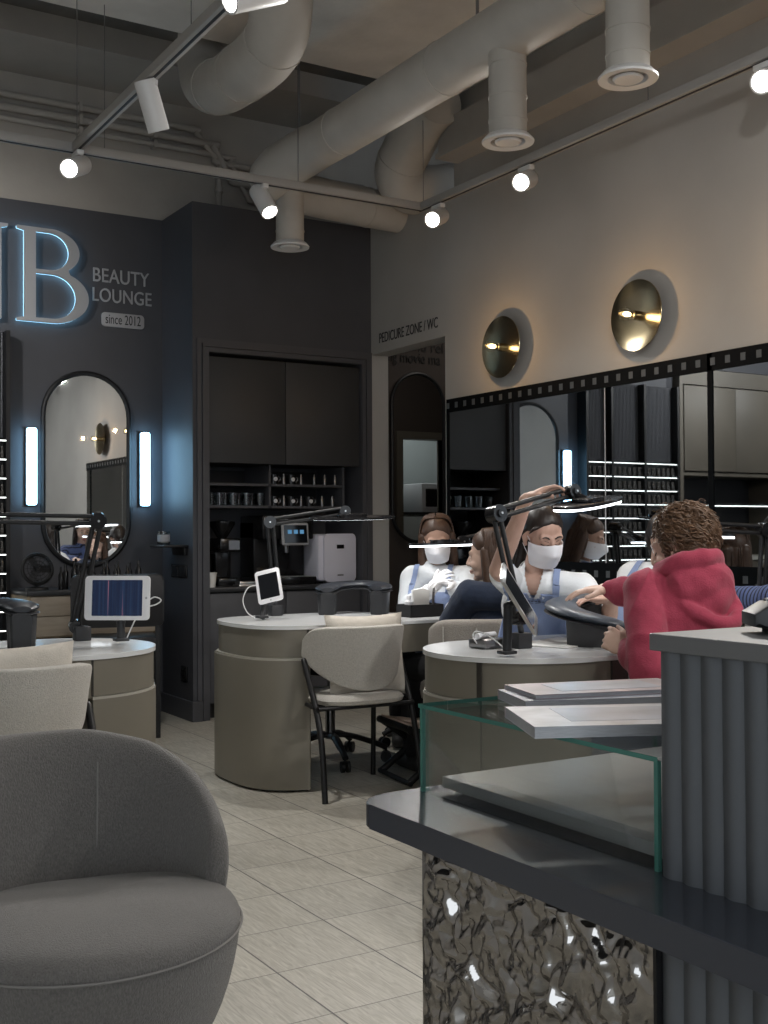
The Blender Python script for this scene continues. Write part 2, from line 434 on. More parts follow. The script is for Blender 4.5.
# words on the right wall and on the corridor wall
def fit_text(name, s, M, o, width, cap, m, ext=.003, parent=None, spacing=1.0):
    me = text_mesh(s, 1, 0.5, spacing)
    xs = [v.co.x for v in me.vertices]; ys = [v.co.y for v in me.vertices]
    k = max(xs)-min(xs); h = max(v.co.y for v in me.vertices)
    me.transform(Matrix.Translation((-min(xs), 0, 0))); me.transform(Matrix.Diagonal((width/k, cap/h, ext, 1)))
    me.transform(Matrix.Translation(o) @ M.to_4x4())
    return mobj(name, me, m, parent, smooth=False)
pa, pb = on(379.5, 341.5, 0, XW), on(438, 330, 0, XW)
t = fit_text('wall_lettering', 'PEDICURE ZONE / WC', M_RIGHT, (XW-.002, pa.y, pa.z-.012), pa.y-pb.y, .066, 'ink_dark', .002)
tag(t, 'black PEDICURE ZONE / WC lettering above the doorway', 'sign')
pa = on(409, 347.5, 1, YL); t = fit_text('wall_lettering', 'and rel', M_BACK, (pa.x, YL-.001, pa.z-.02), .31, .075, 'ink_faint', .002)
tag(t, 'faint black words on the brown corridor wall, upper line', 'sign')
pa = on(388, 358, 1, YL); t = fit_text('wall_lettering', 'ng movie ma', M_BACK, (pa.x, YL-.001, pa.z-.02), .47, .075, 'ink_faint', .002)
tag(t, 'faint black words on the brown corridor wall, lower line', 'sign')

# pill shaped mirrors
def pill(w, h, n=20):
    r = w/2; o = []
    for k in range(n+1): a = PI*k/n; o.append((r*cos(a), h/2-r+r*sin(a)))
    for k in range(n+1): a = PI+PI*k/n; o.append((r*cos(a), -h/2+r+r*sin(a)))
    return o
def pill_mirror(cx, y, cz, w, h, label, fw=.016):
    t = thing('arched_mirror', label, 'mirror', (cx, y, cz))
    b = NB(); prism(b, pill(w-.01, h-.01), 0, .012, M=M_BACK); obj('mirror_glass', b, 'mirror', t, smooth=False)
    b = NB(); tube(b, [M_BACK @ V((x, z, .012)) for x, z in pill(w, h)]+[M_BACK @ V((*pill(w, h)[0], .012))], fw, 8, caps=False); obj('frame', b, 'black', t)
    return t
pill_mirror(2.25, YL, 1.585, .555, 1.235, 'pill-shaped mirror in a black frame between two light bars on the dark wall')
pa, pb = on(391, 450, 1, YL), on(443, 450, 1, YL); zt_, zb_ = on(417, 374, 1, YL).z, on(417, 542, 1, YL).z
pill_mirror((pa.x+pb.x)/2, YL-.001, (zt_+zb_)/2, pb.x-pa.x, zt_-zb_, 'tall rounded mirror in a black frame seen through the doorway', .014)

# microwave and cabinets seen in that mirror
t = thing('microwave_oven', 'white microwave reflected in the corridor mirror', 'microwave', (6.63, 4.75, 1.375))
b = NB(); bb(b, -.25, .25, -.2, .2, 0, .29, bev=.01); obj('body', b, 'white_plastic', t)
b = NB(); bb(b, -.235, .12, .2, .206, .03, .26, bev=.004); d = obj('door', b, 'white_plastic', t)
b = NB(); bb(b, -.21, .07, .2055, .209, .055, .235); obj('window', b, 'black_gloss', d, smooth=False)
b = NB(); bb(b, .15, .235, .2, .206, .2, .25); obj('display', b, 'black', t)
for z in (.07, .14):
    b = NB(); lathe(b, [(.001, .018), (.02, .018), (.022, 0)], Matrix.Translation((.19, .2, z)) @ Matrix.Rotation(-PI/2, 4, 'X'), 20); obj('knob', b, 'white_metal', t)
t = thing('kitchen_cabinet', 'grey kitchen cabinet holding up the microwave behind the corridor', 'cabinet', (6.5, 4.62, 0))
b = NB(); bb(b, -.6, .6, -.3, .38, .1, 1.35); obj('body', b, 'kitchen', t, smooth=False)
b = NB(); bb(b, -.62, .62, -.3, .4, 1.35, 1.374); obj('worktop', b, 'plastic_dark', t, smooth=False)
for x in (-.3, .3):
    b = NB(); bb(b, x-.29, x+.29, .38, .398, .12, 1.33, bev=.003); obj('door', b, 'kitchen', t)
b = NB(); bb(b, -.6, .6, -.28, .3, 0, .1); obj('plinth', b, 'plastic_dark', t, smooth=False)

# ================================================================== LOGO WALL
def extrude_poly(bm, outer, holes, z0, z1, M):
    cu = bpy.data.curves.new('c', 'CURVE'); cu.dimensions = '2D'; cu.fill_mode = 'BOTH'; cu.extrude = (z1-z0)/2
    for P in [outer]+holes:
        s = cu.splines.new('POLY'); s.points.add(len(P)-1); s.use_cyclic_u = True
        for p, q in zip(s.points, P): p.co = (q[0], q[1], 0, 1)
    o = bpy.data.objects.new('c', cu); COL.objects.link(o)
    dg = bpy.context.evaluated_depsgraph_get(); dg.update()
    me = bpy.data.meshes.new_from_object(o.evaluated_get(dg), depsgraph=dg); bpy.data.objects.remove(o)
    me.transform(M @ Matrix.Translation((0, 0, (z0+z1)/2))); bm.from_mesh(me); bpy.data.meshes.remove(me)
def arc(cx, cy, rx, ry, a0, a1, n=18):
    return [(cx+rx*cos(R(a0+(a1-a0)*k/n)), cy+ry*sin(R(a0+(a1-a0)*k/n))) for k in range(n+1)]
H_ = .59       # letter height
def letter_B(i=0):
    o = [(0, 0), (.20, 0)] + arc(.225, .165, .225, .165, -90, 62, 22) + arc(.205, .45, .185, .14, -52, 90, 18) + [(0, .59), (0, .575), (.045, .565), (.045, .025), (0, .015)]
    h1 = [(.115, .025)] + arc(.215, .165, .155, .14, -90, 90, 22) + [(.115, .305)]
    h2 = [(.115, .33)] + arc(.20, .448, .125, .118, -90, 90, 20) + [(.115, .566)]
    return o, [h1, h2]
def letter_N():
    return [(0, 0), (.11, 0), (.11, .015), (.07, .025), (.07, .47), (.385, 0), (.42, 0), (.42, .565), (.46, .575), (.46, .59), (.33, .59), (.33, .575), (.385, .565), (.385, .17), (.115, .59), (0, .59), (0, .575), (.035, .565), (.035, .025), (0, .015)], []
for ch, x, lab in (('B', 1.80, 'large grey letter B lit blue from behind on the dark wall'), ('N', 1.285, 'large grey letter N lit from behind, cut by the photo edge')):
    t = thing('sign_letter', lab, 'sign', (x, YL, 2.50), group=None)
    o_, h_ = letter_B() if ch == 'B' else letter_N()
    b = NB(); extrude_poly(b, o_, h_, .035, .06, M_BACK); obj('letter_face', b, 'letter_grey', t, smooth=False)
    cx = sum(p[0] for p in o_)/len(o_)
    b = NB(); extrude_poly(b, o_, h_, .027, .032, M_BACK); obj('back_light', b, 'halo', t, smooth=False)
    b = NB()
    for px, pz in ((.085 if ch == 'B' else .05, .05), (.085 if ch == 'B' else .05, .54), (.38 if ch == 'B' else .40, .2 if ch == 'B' else .5)): rod(b, (px, 0, pz), (px, -.036, pz), .006)
    obj('standoff', b, 'black', t)
for s, px, py, w, cap in (('BEAUTY', 93, 281, .375, .088), ('LOUNGE', 92.5, 300.5, .395, .086)):
    p = on(px, py, 1, YL)
    t = fit_text('sign_lettering', s, M_BACK, (p.x, YL-.004, p.z), w, cap, 'letter_grey', .012, spacing=1.02)
    tag(t, 'grey raised word %s beside the big letter B' % s, 'sign')
t = thing('sign_plaque', 'small grey rounded plaque reading since 2012 under the wall lettering', 'sign', (2.492, YL, 2.563))
b = NB(); prism(b, rrect(.285, .092, .022), 0, .012, bev=.002, M=M_BACK); obj('plate', b, 'plaque', t)
fit_text('plaque_lettering', 'since 2012', M_BACK, (-.118, -.0125, -.026), .236, .062, 'ink_dark', .002, parent=t)
for x, lab in ((1.894, 'vertical white light bar left of the pill-shaped mirror'), (2.629, 'vertical white light bar right of the pill-shaped mirror')):
    t = thing('bar_sconce', lab, 'lamp', (x, YL, 1.595))
    b = NB(); bb(b, -.036, .036, -.022, 0, -.245, .245, bev=.004); obj('back_plate', b, 'black', t)
    b = NB(); bb(b, -.03, .03, -.062, -.022, -.24, .24, bev=.012); obj('diffuser', b, 'led_white', t)
    l = bpy.data.lights.new('light_bar_glow', 'AREA'); l.shape = 'RECTANGLE'; l.size = .06; l.size_y = .48; l.energy = 0
# ---- wall shelf with a candle jar, switches on the pillar side
t = thing('wall_shelf', 'small black shelf on the dark pillar side', 'shelf', (XP, 7.02, 1.085))
b = NB(); bb(b, -.16, 0, -.13, .13, 0, .016, bev=.003); obj('board', b, 'black', t)
b = NB(); bb(b, -.02, 0, -.11, .11, -.05, 0, bev=.002); obj('bracket', b, 'black', t)
t = thing('candle_jar', 'glass candle jar with a white label on the small pillar shelf', 'candle', (XP-.1, 7.06, 1.101))
b = NB(); lathe(b, [(.001, 0), (.038, 0), (.04, .004), (.04, .085), (.036, .085), (.035, .01), (.001, .01)], seg=24); obj('jar', b, 'jar_glass', t)
b = NB(); lathe(b, [(.001, .011), (.0345, .011), (.0345, .06), (.001, .06)], seg=24); obj('wax', b, 'cream', t)
b = NB(); lathe(b, [(.0405, .02), (.041, .02), (.041, .065), (.0405, .065)], seg=24); obj('label', b, 'page_grey', t)
for (px, py, w, h, lab, nm, c, n) in ((180, 571, .26, .085, 'black double switch plate on the dark pillar side', 'wall_switch', 'switch', 2), (185, 674, .10, .1, 'black wall socket low on the dark pillar side', 'wall_socket', 'socket', 1)):
    p = on(px, py, 0, XP)
    t = thing(nm, lab, c, (XP, p.y, p.z))
    b = NB(); bb(b, -.01, 0, -w/2, w/2, -h/2, h/2, bev=.004); obj('plate', b, 'black_gloss', t)
    for k in range(n):
        b = NB(); y = (k-(n-1)/2)*w/max(n, 1)
        if n > 1: bb(b, -.014, -.009, y-.05, y+.05, -.033, .033, bev=.003); obj('rocker', b, 'black', t)
        else: lathe(b, [(.001, .004), (.03, .004), (.034, .001)], Matrix.Translation((-.0095, 0, 0)) @ Matrix.Rotation(-PI/2, 4, 'Y'), 20); obj('outlet', b, 'black', t)

# ================================================================== POLISH RACK (left part of the logo wall, mostly seen in the mirror)
t = thing('polish_rack', 'tall black wall rack of lit shelves at the left photo edge', 'rack', (0, YL, 0))
RX0, RX1 = .70, 1.735
for x in (RX0, 1.09, 1.46, RX1):
    b = NB(); bb(b, x-.012, x+.012, -.11, 0, .2, 2.42); obj('upright', b, 'black', t, smooth=False)
b = NB()
for k in range(64):
    x = RX0+.02+(RX1-RX0-.04)*k/63; rod(b, (x, -.03, 1.78), (x, -.03, 2.42), .0065, seg=8)
bb(b, RX0, RX1, -.03, 0, 1.77, 2.42); obj('fluted_panel', b, 'trim_dark', t)
b = NB(); bb(b, RX0, RX1, -.02, 0, .2, 1.77); obj('back_board', b, 'black', t, smooth=False)
SH = [1.755-.116*k for k in range(13)]
for z in SH:
    b = NB(); bb(b, RX0, RX1, -.105, -.02, z-.007, z); s = obj('shelf', b, 'black', t, smooth=False)
    b = NB(); bb(b, RX0+.02, RX1-.01, -.106, -.098, z-.013, z-.007); obj('light_strip', b, 'rack_led', s, smooth=False)
b = NB()
lathe(b, [(.001, 0), (.0105, 0), (.0115, .004), (.0115, .032), (.006, .038)], seg=10); lathe(b, [(.0075, .036), (.0075, .07), (.006, .073), (.001, .073)], seg=10, mi=1)
pol = obj('nail_polish_bottle', b, ['polish_a', 'polish_cap'], origin=(0, 0, 0)); me2 = pol.data.copy(); me2.materials[0] = MATS['polish_dark']
n = 0
for r in range(8):
    for k in range(36):
        x = RX0+.03+(RX1-RX0-.06)*k/35
        o = pol if n == 0 else pol.copy()
        if n: COL.objects.link(o)
        if (k+r*3) % 5 < 2: o.data = me2
        o.location = (x, YL-.07-.012*(k % 2), SH[r+1]); n += 1
        tag(o, 'small dark nail polish bottle standing on the lit wall rack', 'bottle', 'nail polish bottles on the wall rack')

# ================================================================== BEIGE CABINET WALL (seen in the mirror)
t = thing('tall_cabinet', 'tall beige cabinet with a dark open niche, seen in the long mirror', 'cabinet', (0, 7.27, 0))
b = NB(); bb(b, -.75, -.71, 0, .5, 0, 2.6); bb(b, .61, .65, 0, .5, 0, 2.6); bb(b, -.71, .61, 0, .5, 2.46, 2.6); bb(b, -.71, .61, .02, .5, 1.66, 1.69); obj('carcass', b, 'cabinet_beige', t, smooth=False)
b = NB(); bb(b, -.71, .61, .44, .5, 0, 2.46); obj('back_board', b, 'inner_dark', t, smooth=False)
for x in (-.37, .27):
    b = NB(); bb(b, x-.325, x+.325, .0, .02, 1.70, 2.45, bev=.003); obj('door', b, 'cabinet_beige', t)
    b = NB(); bb(b, x-.325, x+.325, .0, .02, .06, .90, bev=.003); obj('door', b, 'cabinet_beige', t)
b = NB(); bb(b, -.71, .61, -.02, .5, .91, .945); obj('worktop', b, 'cream', t, smooth=False)
b = NB(); bb(b, -.71, .61, .05, .44, 1.40, 1.42); s = obj('shelf', b, 'black', t, smooth=False)
b = NB(); bb(b, -.70, .30, .052, .062, 1.393, 1.40); obj('light_strip', b, 'rack_led', s, smooth=False)

# ================================================================== NICHE: cupboard, shelves, counter
t = thing('wall_cupboard', 'dark two-door cupboard set in the top of the niche', 'cupboard', (0, YN, 0))
b = NB(); bb(b, x0+.002, x1-.002, .04, .50, 1.625, 2.30); obj('carcass', b, 'inner_dark', t, smooth=False)
for a, c in ((x0+.004, 3.419), (3.424, x1-.004)):
    b = NB(); bb(b, a, c, .02, .04, 1.622, 2.292, bev=.002); obj('door', b, 'cup_dark', t)
t = thing('open_shelf_unit', 'dark open shelves below the cupboard in the niche', 'shelf', (0, YN, 0))
b = NB(); bb(b, x0, 3.90, .48, .50, 1.335, 1.60); obj('back_board', b, 'inner_dark', t, smooth=False)
for z in (1.497, 1.352):
    b = NB(); bb(b, x0+.002, 3.90, .10, .48, z-.016, z); obj('shelf', b, 'trim_dark', t, smooth=False)
for x in (3.345, 3.90):
    b = NB(); bb(b, x-.008, x+.008, .10, .48, 1.335, 1.62); obj('upright', b, 'trim_dark', t, smooth=False)
t = thing('counter_cabinet', 'dark base cabinet with worktop in the niche under the coffee machine', 'cabinet', (0, YN, 0))
b = NB(); bb(b, x0+.002, x1-.002, .0, .505, .80, .83, bev=.004); obj('worktop', b, 'counter_dark', t)
b = NB(); bb(b, x0+.004, x1-.004, .04, .50, .1, .80); obj('carcass', b, 'inner_dark', t, smooth=False)
b = NB(); bb(b, x0+.004, x1-.004, .08, .48, 0, .1); obj('plinth', b, 'inner_dark', t, smooth=False)
for a, c in ((x0+.006, 3.419), (3.424, x1-.006)):
    b = NB(); bb(b, a, c, .02, .04, .1, .79, bev=.002); obj('door', b, 'trim_dark', t)
# glasses and cups on those shelves
b = NB(); lathe(b, [(.001, 0), (.03, 0), (.036, .085), (.034, .085), (.028, .006), (.001, .006)], seg=18); g0 = obj('drinking_glass', b, 'jar_glass', origin=(0, 0, 0))
n = 0
for k in range(9):
    o = g0 if n == 0 else g0.copy()
    if n: COL.objects.link(o)
    o.location = (x0+.05+.052*k*.92+.01*(k % 2), YN+.17+.05*(k % 2), 1.352); n += 1
    tag(o, 'clear drinking glass on the left lower niche shelf', 'glass', 'drinking glasses in the niche')
def mug(z, x, lab):
    t = thing('mug', lab, 'cup', (x, YN+.16, z), group='mugs on the %s niche shelf' % ('upper' if z > 1.4 else 'lower'))
    b = NB(); lathe(b, [(.001, 0), (.03, 0), (.032, .065), (.029, .065), (.027, .008), (.001, .008)], seg=18); obj('body', b, 'black_gloss', t)
    b = NB(); lathe(b, [(.001, .002), (.014, .002), (.014, 0)], Matrix.Translation((0, -.0315, .034)) @ Matrix.Rotation(PI/2, 4, 'X'), 16); obj('badge', b, 'white_plastic', t)
    b = NB(); tube(b, [(.03, 0, .052), (.048, 0, .046), (.05, 0, .03), (.031, 0, .016)], .005); obj('handle', b, 'steel_dark', t)
for z, xs in ((1.497, (3.40, 3.53)), (1.352, (3.40, 3.53, 3.665))):
    for x in xs: mug(z, x, 'black mug with a round white badge on the %s niche shelf' % ('upper' if z > 1.4 else 'lower'))
b = NB(); lathe(b, [(.001, 0), (.011, 0), (.011, .05), (.007, .058), (.007, .07), (.001, .07)], seg=12); v0 = obj('bottle', b, 'steel_dark', origin=(0, 0, 0)); n = 0
for z, xs in ((1.497, (3.47, 3.60, 3.70, 3.78, 3.86)), (1.352, (3.47, 3.60, 3.76, 3.84))):
    for x in xs:
        o = v0 if n == 0 else v0.copy()
        if n: COL.objects.link(o)
        o.location = (x, YN+.15, z); n += 1
        tag(o, 'small grey metal bottle on the %s shelf right of the niche glasses' % ('upper' if z > 1.4 else 'lower'), 'bottle', 'small metal bottles on the %s niche shelf' % ('upper' if z > 1.4 else 'lower'))

CZ = .83
# coffee machine with tilted touch screen
t = thing('coffee_machine', 'black coffee machine with a lit touch screen on the niche counter', 'coffee machine', (3.50, YN+.28, CZ))
b = NB(); bb(b, -.20, .18, -.20, .2, .0, .05, bev=.006); bb(b, -.20, .18, -.02, .2, .05, .42, bev=.008); bb(b, -.20, .18, -.16, .2, .30, .46, bev=.012); obj('body', b, 'black_gloss', t)
b = NB(); bb(b, -.16, .14, -.2, -.05, .05, .056); obj('drip_tray', b, 'silver', t, smooth=False)
b = NB(); rod(b, (0, -.1, .30), (0, -.1, .21), .022, .018); bb(b, -.035, .035, -.13, -.07, .27, .31, bev=.006); obj('spout', b, 'steel_dark', t)
b = NB(); box(b, (.02, -.195, .335), (.20, .018, .15), rot=Euler((R(-6), 0, 0)), bev=.012, seg=3); s = obj('touch_screen', b, 'page_grey', t)
b = NB(); box(b, (.02, -.206, .335), (.168, .004, .118), rot=Euler((R(-6), 0, 0))); obj('display', b, 'screen', s, smooth=False)
b = NB()
for i in range(3):
    for j in range(2): box(b, (-.025+.045*i, -.2085-.002*(0), .35-.042*j), (.028, .003, .026), rot=Euler((R(-6), 0, 0)))
m = emis('icon_glow', (.10, .25, .42), .7); obj('icon', b, 'icon_glow', s, smooth=False)
# white milk fridge
t = thing('milk_fridge', 'white mini fridge with a small black display beside the coffee machine', 'fridge', (3.84, YN+.25, CZ))
b = NB(); bb(b, -.15, .13, -.17, .2, .012, .335, bev=.03); obj('body', b, 'fridge_white', t)
b = NB(); prism(b, rrect(.245, .325, .03, cx=.012, cy=.174), .0, .018, bev=.004, M=Matrix.Translation((0, -.17, 0)) @ M_BACK); d = obj('door', b, 'fridge_white', t)
b = NB(); bb(b, -.015, .04, -.192, -.187, .235, .262, bev=.002); obj('display', b, 'black_gloss', d)
b = NB(); bb(b, -.01, .035, -.1905, -.188, .052, .060); obj('badge', b, 'steel_dark', d)
for sx in (-.1, .08):
    b = NB(); rod(b, (sx, -.12, 0), (sx, -.12, .014), .012); rod(b, (sx, .15, 0), (sx, .15, .014), .012); obj('foot', b, 'black', t)
# grinder, kettle, jug, paper cup
t = thing('coffee_grinder', 'black coffee grinder with a hopper left of the coffee machine', 'grinder', (3.09, YN+.30, CZ))
b = NB(); bb(b, -.075, .085, -.12, .12, 0, .05, bev=.006); bb(b, -.055, .055, -.02, .11, .05, .30, bev=.008); bb(b, -.06, .085, -.11, .11, .22, .31, bev=.008); obj('body', b, 'black_gloss', t)
b = NB(); lathe(b, [(.03, .31), (.085, .40), (.085, .42), (.001, .43)], seg=24); obj('hopper', b, 'black_gloss', t)
b = NB(); bb(b, .0, .075, -.115, -.11, .235, .295); obj('front_plate', b, 'steel_dark', t, smooth=False)
t = thing('kettle', 'black kettle at the left end of the niche counter', 'kettle', (2.955, YN+.30, CZ))
b = NB(); lathe(b, [(.001, 0), (.06, 0), (.062, .02), (.05, .23), (.045, .24), (.001, .25)], seg=28); obj('body', b, 'black_gloss', t)
b = NB(); tube(b, [(.045, 0, .22), (.09, 0, .21), (.095, 0, .10), (.06, 0, .05)], .009); obj('handle', b, 'black', t)
b = NB(); lathe(b, [(.001, .27), (.012, .268), (.012, .25)], seg=16); obj('lid_knob', b, 'silver', t)
t = thing('paper_cup', 'white paper cup at the left end of the niche counter', 'cup', (2.905, YN+.05, CZ))
b = NB(); lathe(b, [(.001, 0), (.027, 0), (.036, .09), (.034, .09), (.025, .006), (.001, .006)], seg=24); obj('body', b, 'paper', t)
b = NB(); lathe(b, [(.036, .086), (.0385, .089), (.0385, .093), (.036, .094)], seg=24); obj('rim', b, 'paper', t)
b = NB(); bb(b, -.07, .07, -.05, .05, 0, .012, bev=.004); bb(b, -.06, .06, -.04, .04, .012, .03, bev=.004); tag(obj('spoon_tray', b, 'silver', origin=(0, 0, 0)), 'small silver tray on the counter in front of the grinder', 'tray').location = (3.16, YN+.08, CZ)

# ================================================================== CEILING SERVICES
def duct_rings(bm, pts, r, every):
    acc = 0
    for a, c in zip(pts, pts[1:]):
        L = (V(c)-V(a)).length; acc += L
        if acc > every:
            acc = 0; d = (V(c)-V(a)).normalized(); rod(bm, V(c)-d*.006, V(c)+d*.006, r+.004, seg=32)
def dense(P, step=.1):
    o = []
    for a, c in zip(P, P[1:]):
        a, c = V(a), V(c); n = max(1, int((c-a).length/step))
        o += [a.lerp(c, k/n) for k in range(n)]
    return o+[V(P[-1])]
DX, DZ, DR = 3.10, 3.365, .128
t = thing('ventilation_duct', 'long round grey duct with three round drop vents under the ceiling', 'duct', (DX, 4, DZ))
b = NB()
P = dense([(0, -5.5, 0), (0, 1.75, 0)], .25)+[V((-.015, 1.85, -.005)), V((-.05, 1.98, -.03)), V((-.09, 2.08, -.06)), V((-.11, 2.14, -.10))]
tube(b, P, [DR]*(len(P)-4)+[DR*1.06]*4, 36); duct_rings(b, P, DR, .9); ell(b, P[-1], (DR*1.06, DR*1.06, DR*1.06)); obj('main_pipe', b, 'duct', t)
dp = [(508, 143, .083, 0), (628, 80, .083, 0), (290, 248, .083, 0)]
for px, py, r, _ in dp:
    p = on(px, py, 0, DX); y = p.y-4; zb = p.z-DZ
    dx = -.0
    b = NB(); rod(b, (dx, y, -.02), (dx, y, zb+.03), r, seg=28)
    for k in (.3, .62, .85): z = -.02+(zb+.05)*k; rod(b, (dx, y, z-.005), (dx, y, z+.005), r+.003, seg=28)
    d = obj('drop_pipe', b, 'duct', t)
    b = NB(); lathe(b, [(r, .035), (r+.012, .03), (r+.032, .008), (r+.03, .0), (r-.006, .004), (r-.012, .02), (r-.012, .035)], Matrix.Translation((dx, y, zb)), 36)
    lathe(b, [(.001, -.004), (r-.03, -.002), (r-.024, .006), (r-.03, .012), (.001, .012)], Matrix.Translation((dx, y, zb)), 32); obj('diffuser', b, 'white_metal', d)
for y in (1.95, .2):
    b = NB(); rod(b, (-.03, y, DR-.02), (-.03, y, 4.21-DZ if 4+y > 5.85 else 3.86-DZ), .008, seg=8); obj('hanger_rod', b, 'steel_dark', t)
b = NB(); P = [V((3.08, 6.42, 3.30)), V((3.6, 6.46, 3.29)), V((4.3, 6.46, 3.27)), V((4.9, 6.46, 3.27))]; P = dense(P, .2); tube(b, P, .125, 28); duct_rings(b, P, .125, .55)
tag(obj('branch_duct', b, 'duct', origin=(3.6, 6.46, 3.28)), 'round duct branch running right behind the track light rail', 'duct')
b = NB(); P = catmull([at(438, 100, 6.9), at(427, 114, 7.03), at(408, 148, 7.2), at(399, 172, 7.33), at(408, 188, 7.42), at(430, 190, 7.5), at(452, 188, 7.6)], 6); tube(b, P, .155, 28); duct_rings(b, P, .155, .5)
tag(obj('elbow_duct', b, 'duct', origin=P[12]), 'bent round duct dropping behind the long duct near the right wall', 'duct')
b = NB()
P = catmull([at(282, -60, 5.15), at(281, 5, 5.3), at(277, 35, 5.42), at(262, 58, 5.62), at(240, 75, 5.95), at(222, 86, 6.25), at(208, 84, 6.5), at(203, 60, 6.65), at(204, 20, 6.7)], 7)
tube(b, P, .145, 32); duct_rings(b, P, .145, .45); tag(obj('looped_duct', b, 'duct', origin=P[20]), 'bent round duct looping below the ceiling edge at upper left', 'duct')
for i, (z, dz, r, lab) in enumerate(((3.90, .0, .022, 'upper thin grey pipe along the bare wall above the logo'), (3.82, -.02, .026, 'middle thin grey pipe along the bare wall above the logo'), (3.75, .02, .018, 'lowest thin grey pipe along the bare wall above the logo'))):
    y = YL-.035; xe = 2.9+.12*i
    P = catmull([(-2.5, y, z), (0, y, z), (1.6, y, z), (xe, y, z), (xe+.1, y, z-.03), (xe+.22, y, z-.16-.04*i), (xe+.34, y, z-.2-.04*i), (4.3, y, z-.2-.04*i)], 6)
    b = NB(); tube(b, P, r, 10)
    for x in (.4, 1.4, 2.2, 2.7): bb(b, x-.012, x+.012, y-r-.006, YL+.015, z-r-.006, z+r+.006)
    tag(obj('wall_pipe', b, 'duct_box', origin=(1.5, y, z)), lab, 'pipe')
b = NB(); rod(b, (3.16, YL-.03, ZT-.02), (3.16, YL-.03, 3.72), .02); rod(b, (3.16, YL-.03, 3.5), (3.16, YL-.03, 3.53), .027); tag(obj('conduit', b, 'duct_box', origin=(3.16, YL-.03, 3.3)), 'short upright conduit on the bare wall above the dark niche block', 'pipe')

# ---- track rails
TZ, TY, TXA, TXC = 3.10, 5.75, 1.70, 3.77
def rail(lab, p0, p1, wires):
    p0, p1 = V(p0), V(p1); t = thing('light_track', lab, 'track', p0)
    d = p1-p0; ang = math.atan2(d.y, d.x)
    b = NB(); M = Matrix.Rotation(ang, 4, 'Z'); L = d.length
    box(b, M @ V((L/2, 0, .0)), (L, .048, .042), rot=M, bev=.002)
    obj('rail', b, 'rail', t)
    b = NB(); box(b, M @ V((L/2, 0, -.0215)), (L, .012, .004), rot=M); obj('slot', b, 'black', t)
    for w in wires:
        b = NB(); q = M @ V((w, 0, 0)); top = 4.21 if (p0+q).y > 5.85 else 3.86
        rod(b, q+V((0, 0, .015)), (q.x, q.y, top-p0.z), .0022, seg=6); obj('hanger_wire', b, 'wire', t)
rail('light track running toward the ceiling at upper left', (TXA, TY, TZ), (TXA, -2, TZ), (.05, 1.55, 3.2, 5.5))
rail('light track crossing in front of the dark niche block', (TXA-4.2, TY-.02, TZ-.001), (TXC, TY-.02, TZ-.001), (2.0, 4.35, 5.45))
rail('light track along the top of the right wall', (TXC, TY, TZ), (TXC, -2, TZ), (.04, 1.9, 3.0, 4.8))
def spot(piv, d, lab, energy, length=.185, r=.049, lit=True, drop=.085):
    piv = V(piv); d = V(d).normalized(); t = thing('track_spotlight', lab, 'spotlight', piv, group='track spotlights')
    b = NB(); box(b, (0, 0, -.026), (.034, .1, .024), bev=.003); rod(b, (0, 0, -.03), (0, 0, -drop), .009); ell(b, (0, 0, -drop), (.016, .016, .016)); obj('adapter', b, 'white_metal', t)
    j = V((0, 0, -drop)); a = j - d*length*.38 + V((0, 0, 0)); e = j + d*length*.62
    q = d.to_track_quat('Z', 'Y').to_matrix().to_4x4()
    b = NB(); lathe(b, [(.001, 0), (r*.95, 0), (r, .006), (r, length), (r*.86, length), (r*.80, length-.012), (.001, length-.012)], Matrix.Translation(a) @ q, 28); obj('housing', b, 'white_metal', t)
    b = NB(); lathe(b, [(.001, length-.006), (r*.82, length-.006), (r*.82, length-.010), (.001, length-.010)], Matrix.Translation(a) @ q, 28); obj('lens', b, 'spot_glow', t)
    l = bpy.data.lights.new('spot_beam', 'SPOT'); l.energy = energy; l.spot_size = R(95); l.spot_blend = .9; l.shadow_soft_size = .05; l.color = (1, .975, .94)
    o = bpy.data.objects.new('spot_beam', l); COL.objects.link(o); o.parent = t; o.location = e + d*.012; o.rotation_euler = (-d).to_track_quat('Z', 'Y').to_euler()
    return t
def dirs(f, r, u): return FW*f + RT*r + UP*u
def onA(px, py): return (TXA, on(px, py, 0, TXA).y, TZ-.015)
def onC(px, py): return (TXC, on(px, py, 0, TXC).y, TZ-.015)
SPW = 78
spot((TXA, TY-.06, TZ-.015), dirs(-.85, -.12, -.35), 'glaring spotlight at the track corner above the letter B', SPW)
spot(onA(150, 68), dirs(.35, .22, -.9), 'white spotlight aimed down with its lens hidden on the left track', SPW, length=.21, r=.046)
spot(onA(262, -18), dirs(-.5, -.72, -.38), 'spotlight cut by the photo top, lens turned left', SPW, length=.22, r=.05, drop=.07)
p = on(262, 184, 1, TY-.02); spot((p.x, TY-.02, TZ-.015), dirs(-.45, .42, -.78), 'white spotlight aimed down in front of the dark niche block', SPW)
spot(onC(438, 199), dirs(-.85, -.38, -.38), 'glaring spotlight on the right track nearest the duct elbow', SPW, length=.16)
spot(onC(526, 160), dirs(-.85, -.38, -.36), 'glaring spotlight in the middle of the right track', SPW, length=.16)
spot(onC(765, 55), dirs(-.85, -.40, -.38), 'glaring spotlight at the right photo edge on the right track', SPW, length=.16)
for i, y in enumerate((1.2, -.3)):  # unseen spotlights added further along both tracks for more light
    spot((TXA, y, TZ-.015), (.75, .45, -.5), 'white spotlight added unseen on the left track to light the room', SPW)
    spot((TXC, y+.4, TZ-.015), (-.6, .6, -.6), 'white spotlight added unseen on the right track to light the room', SPW)
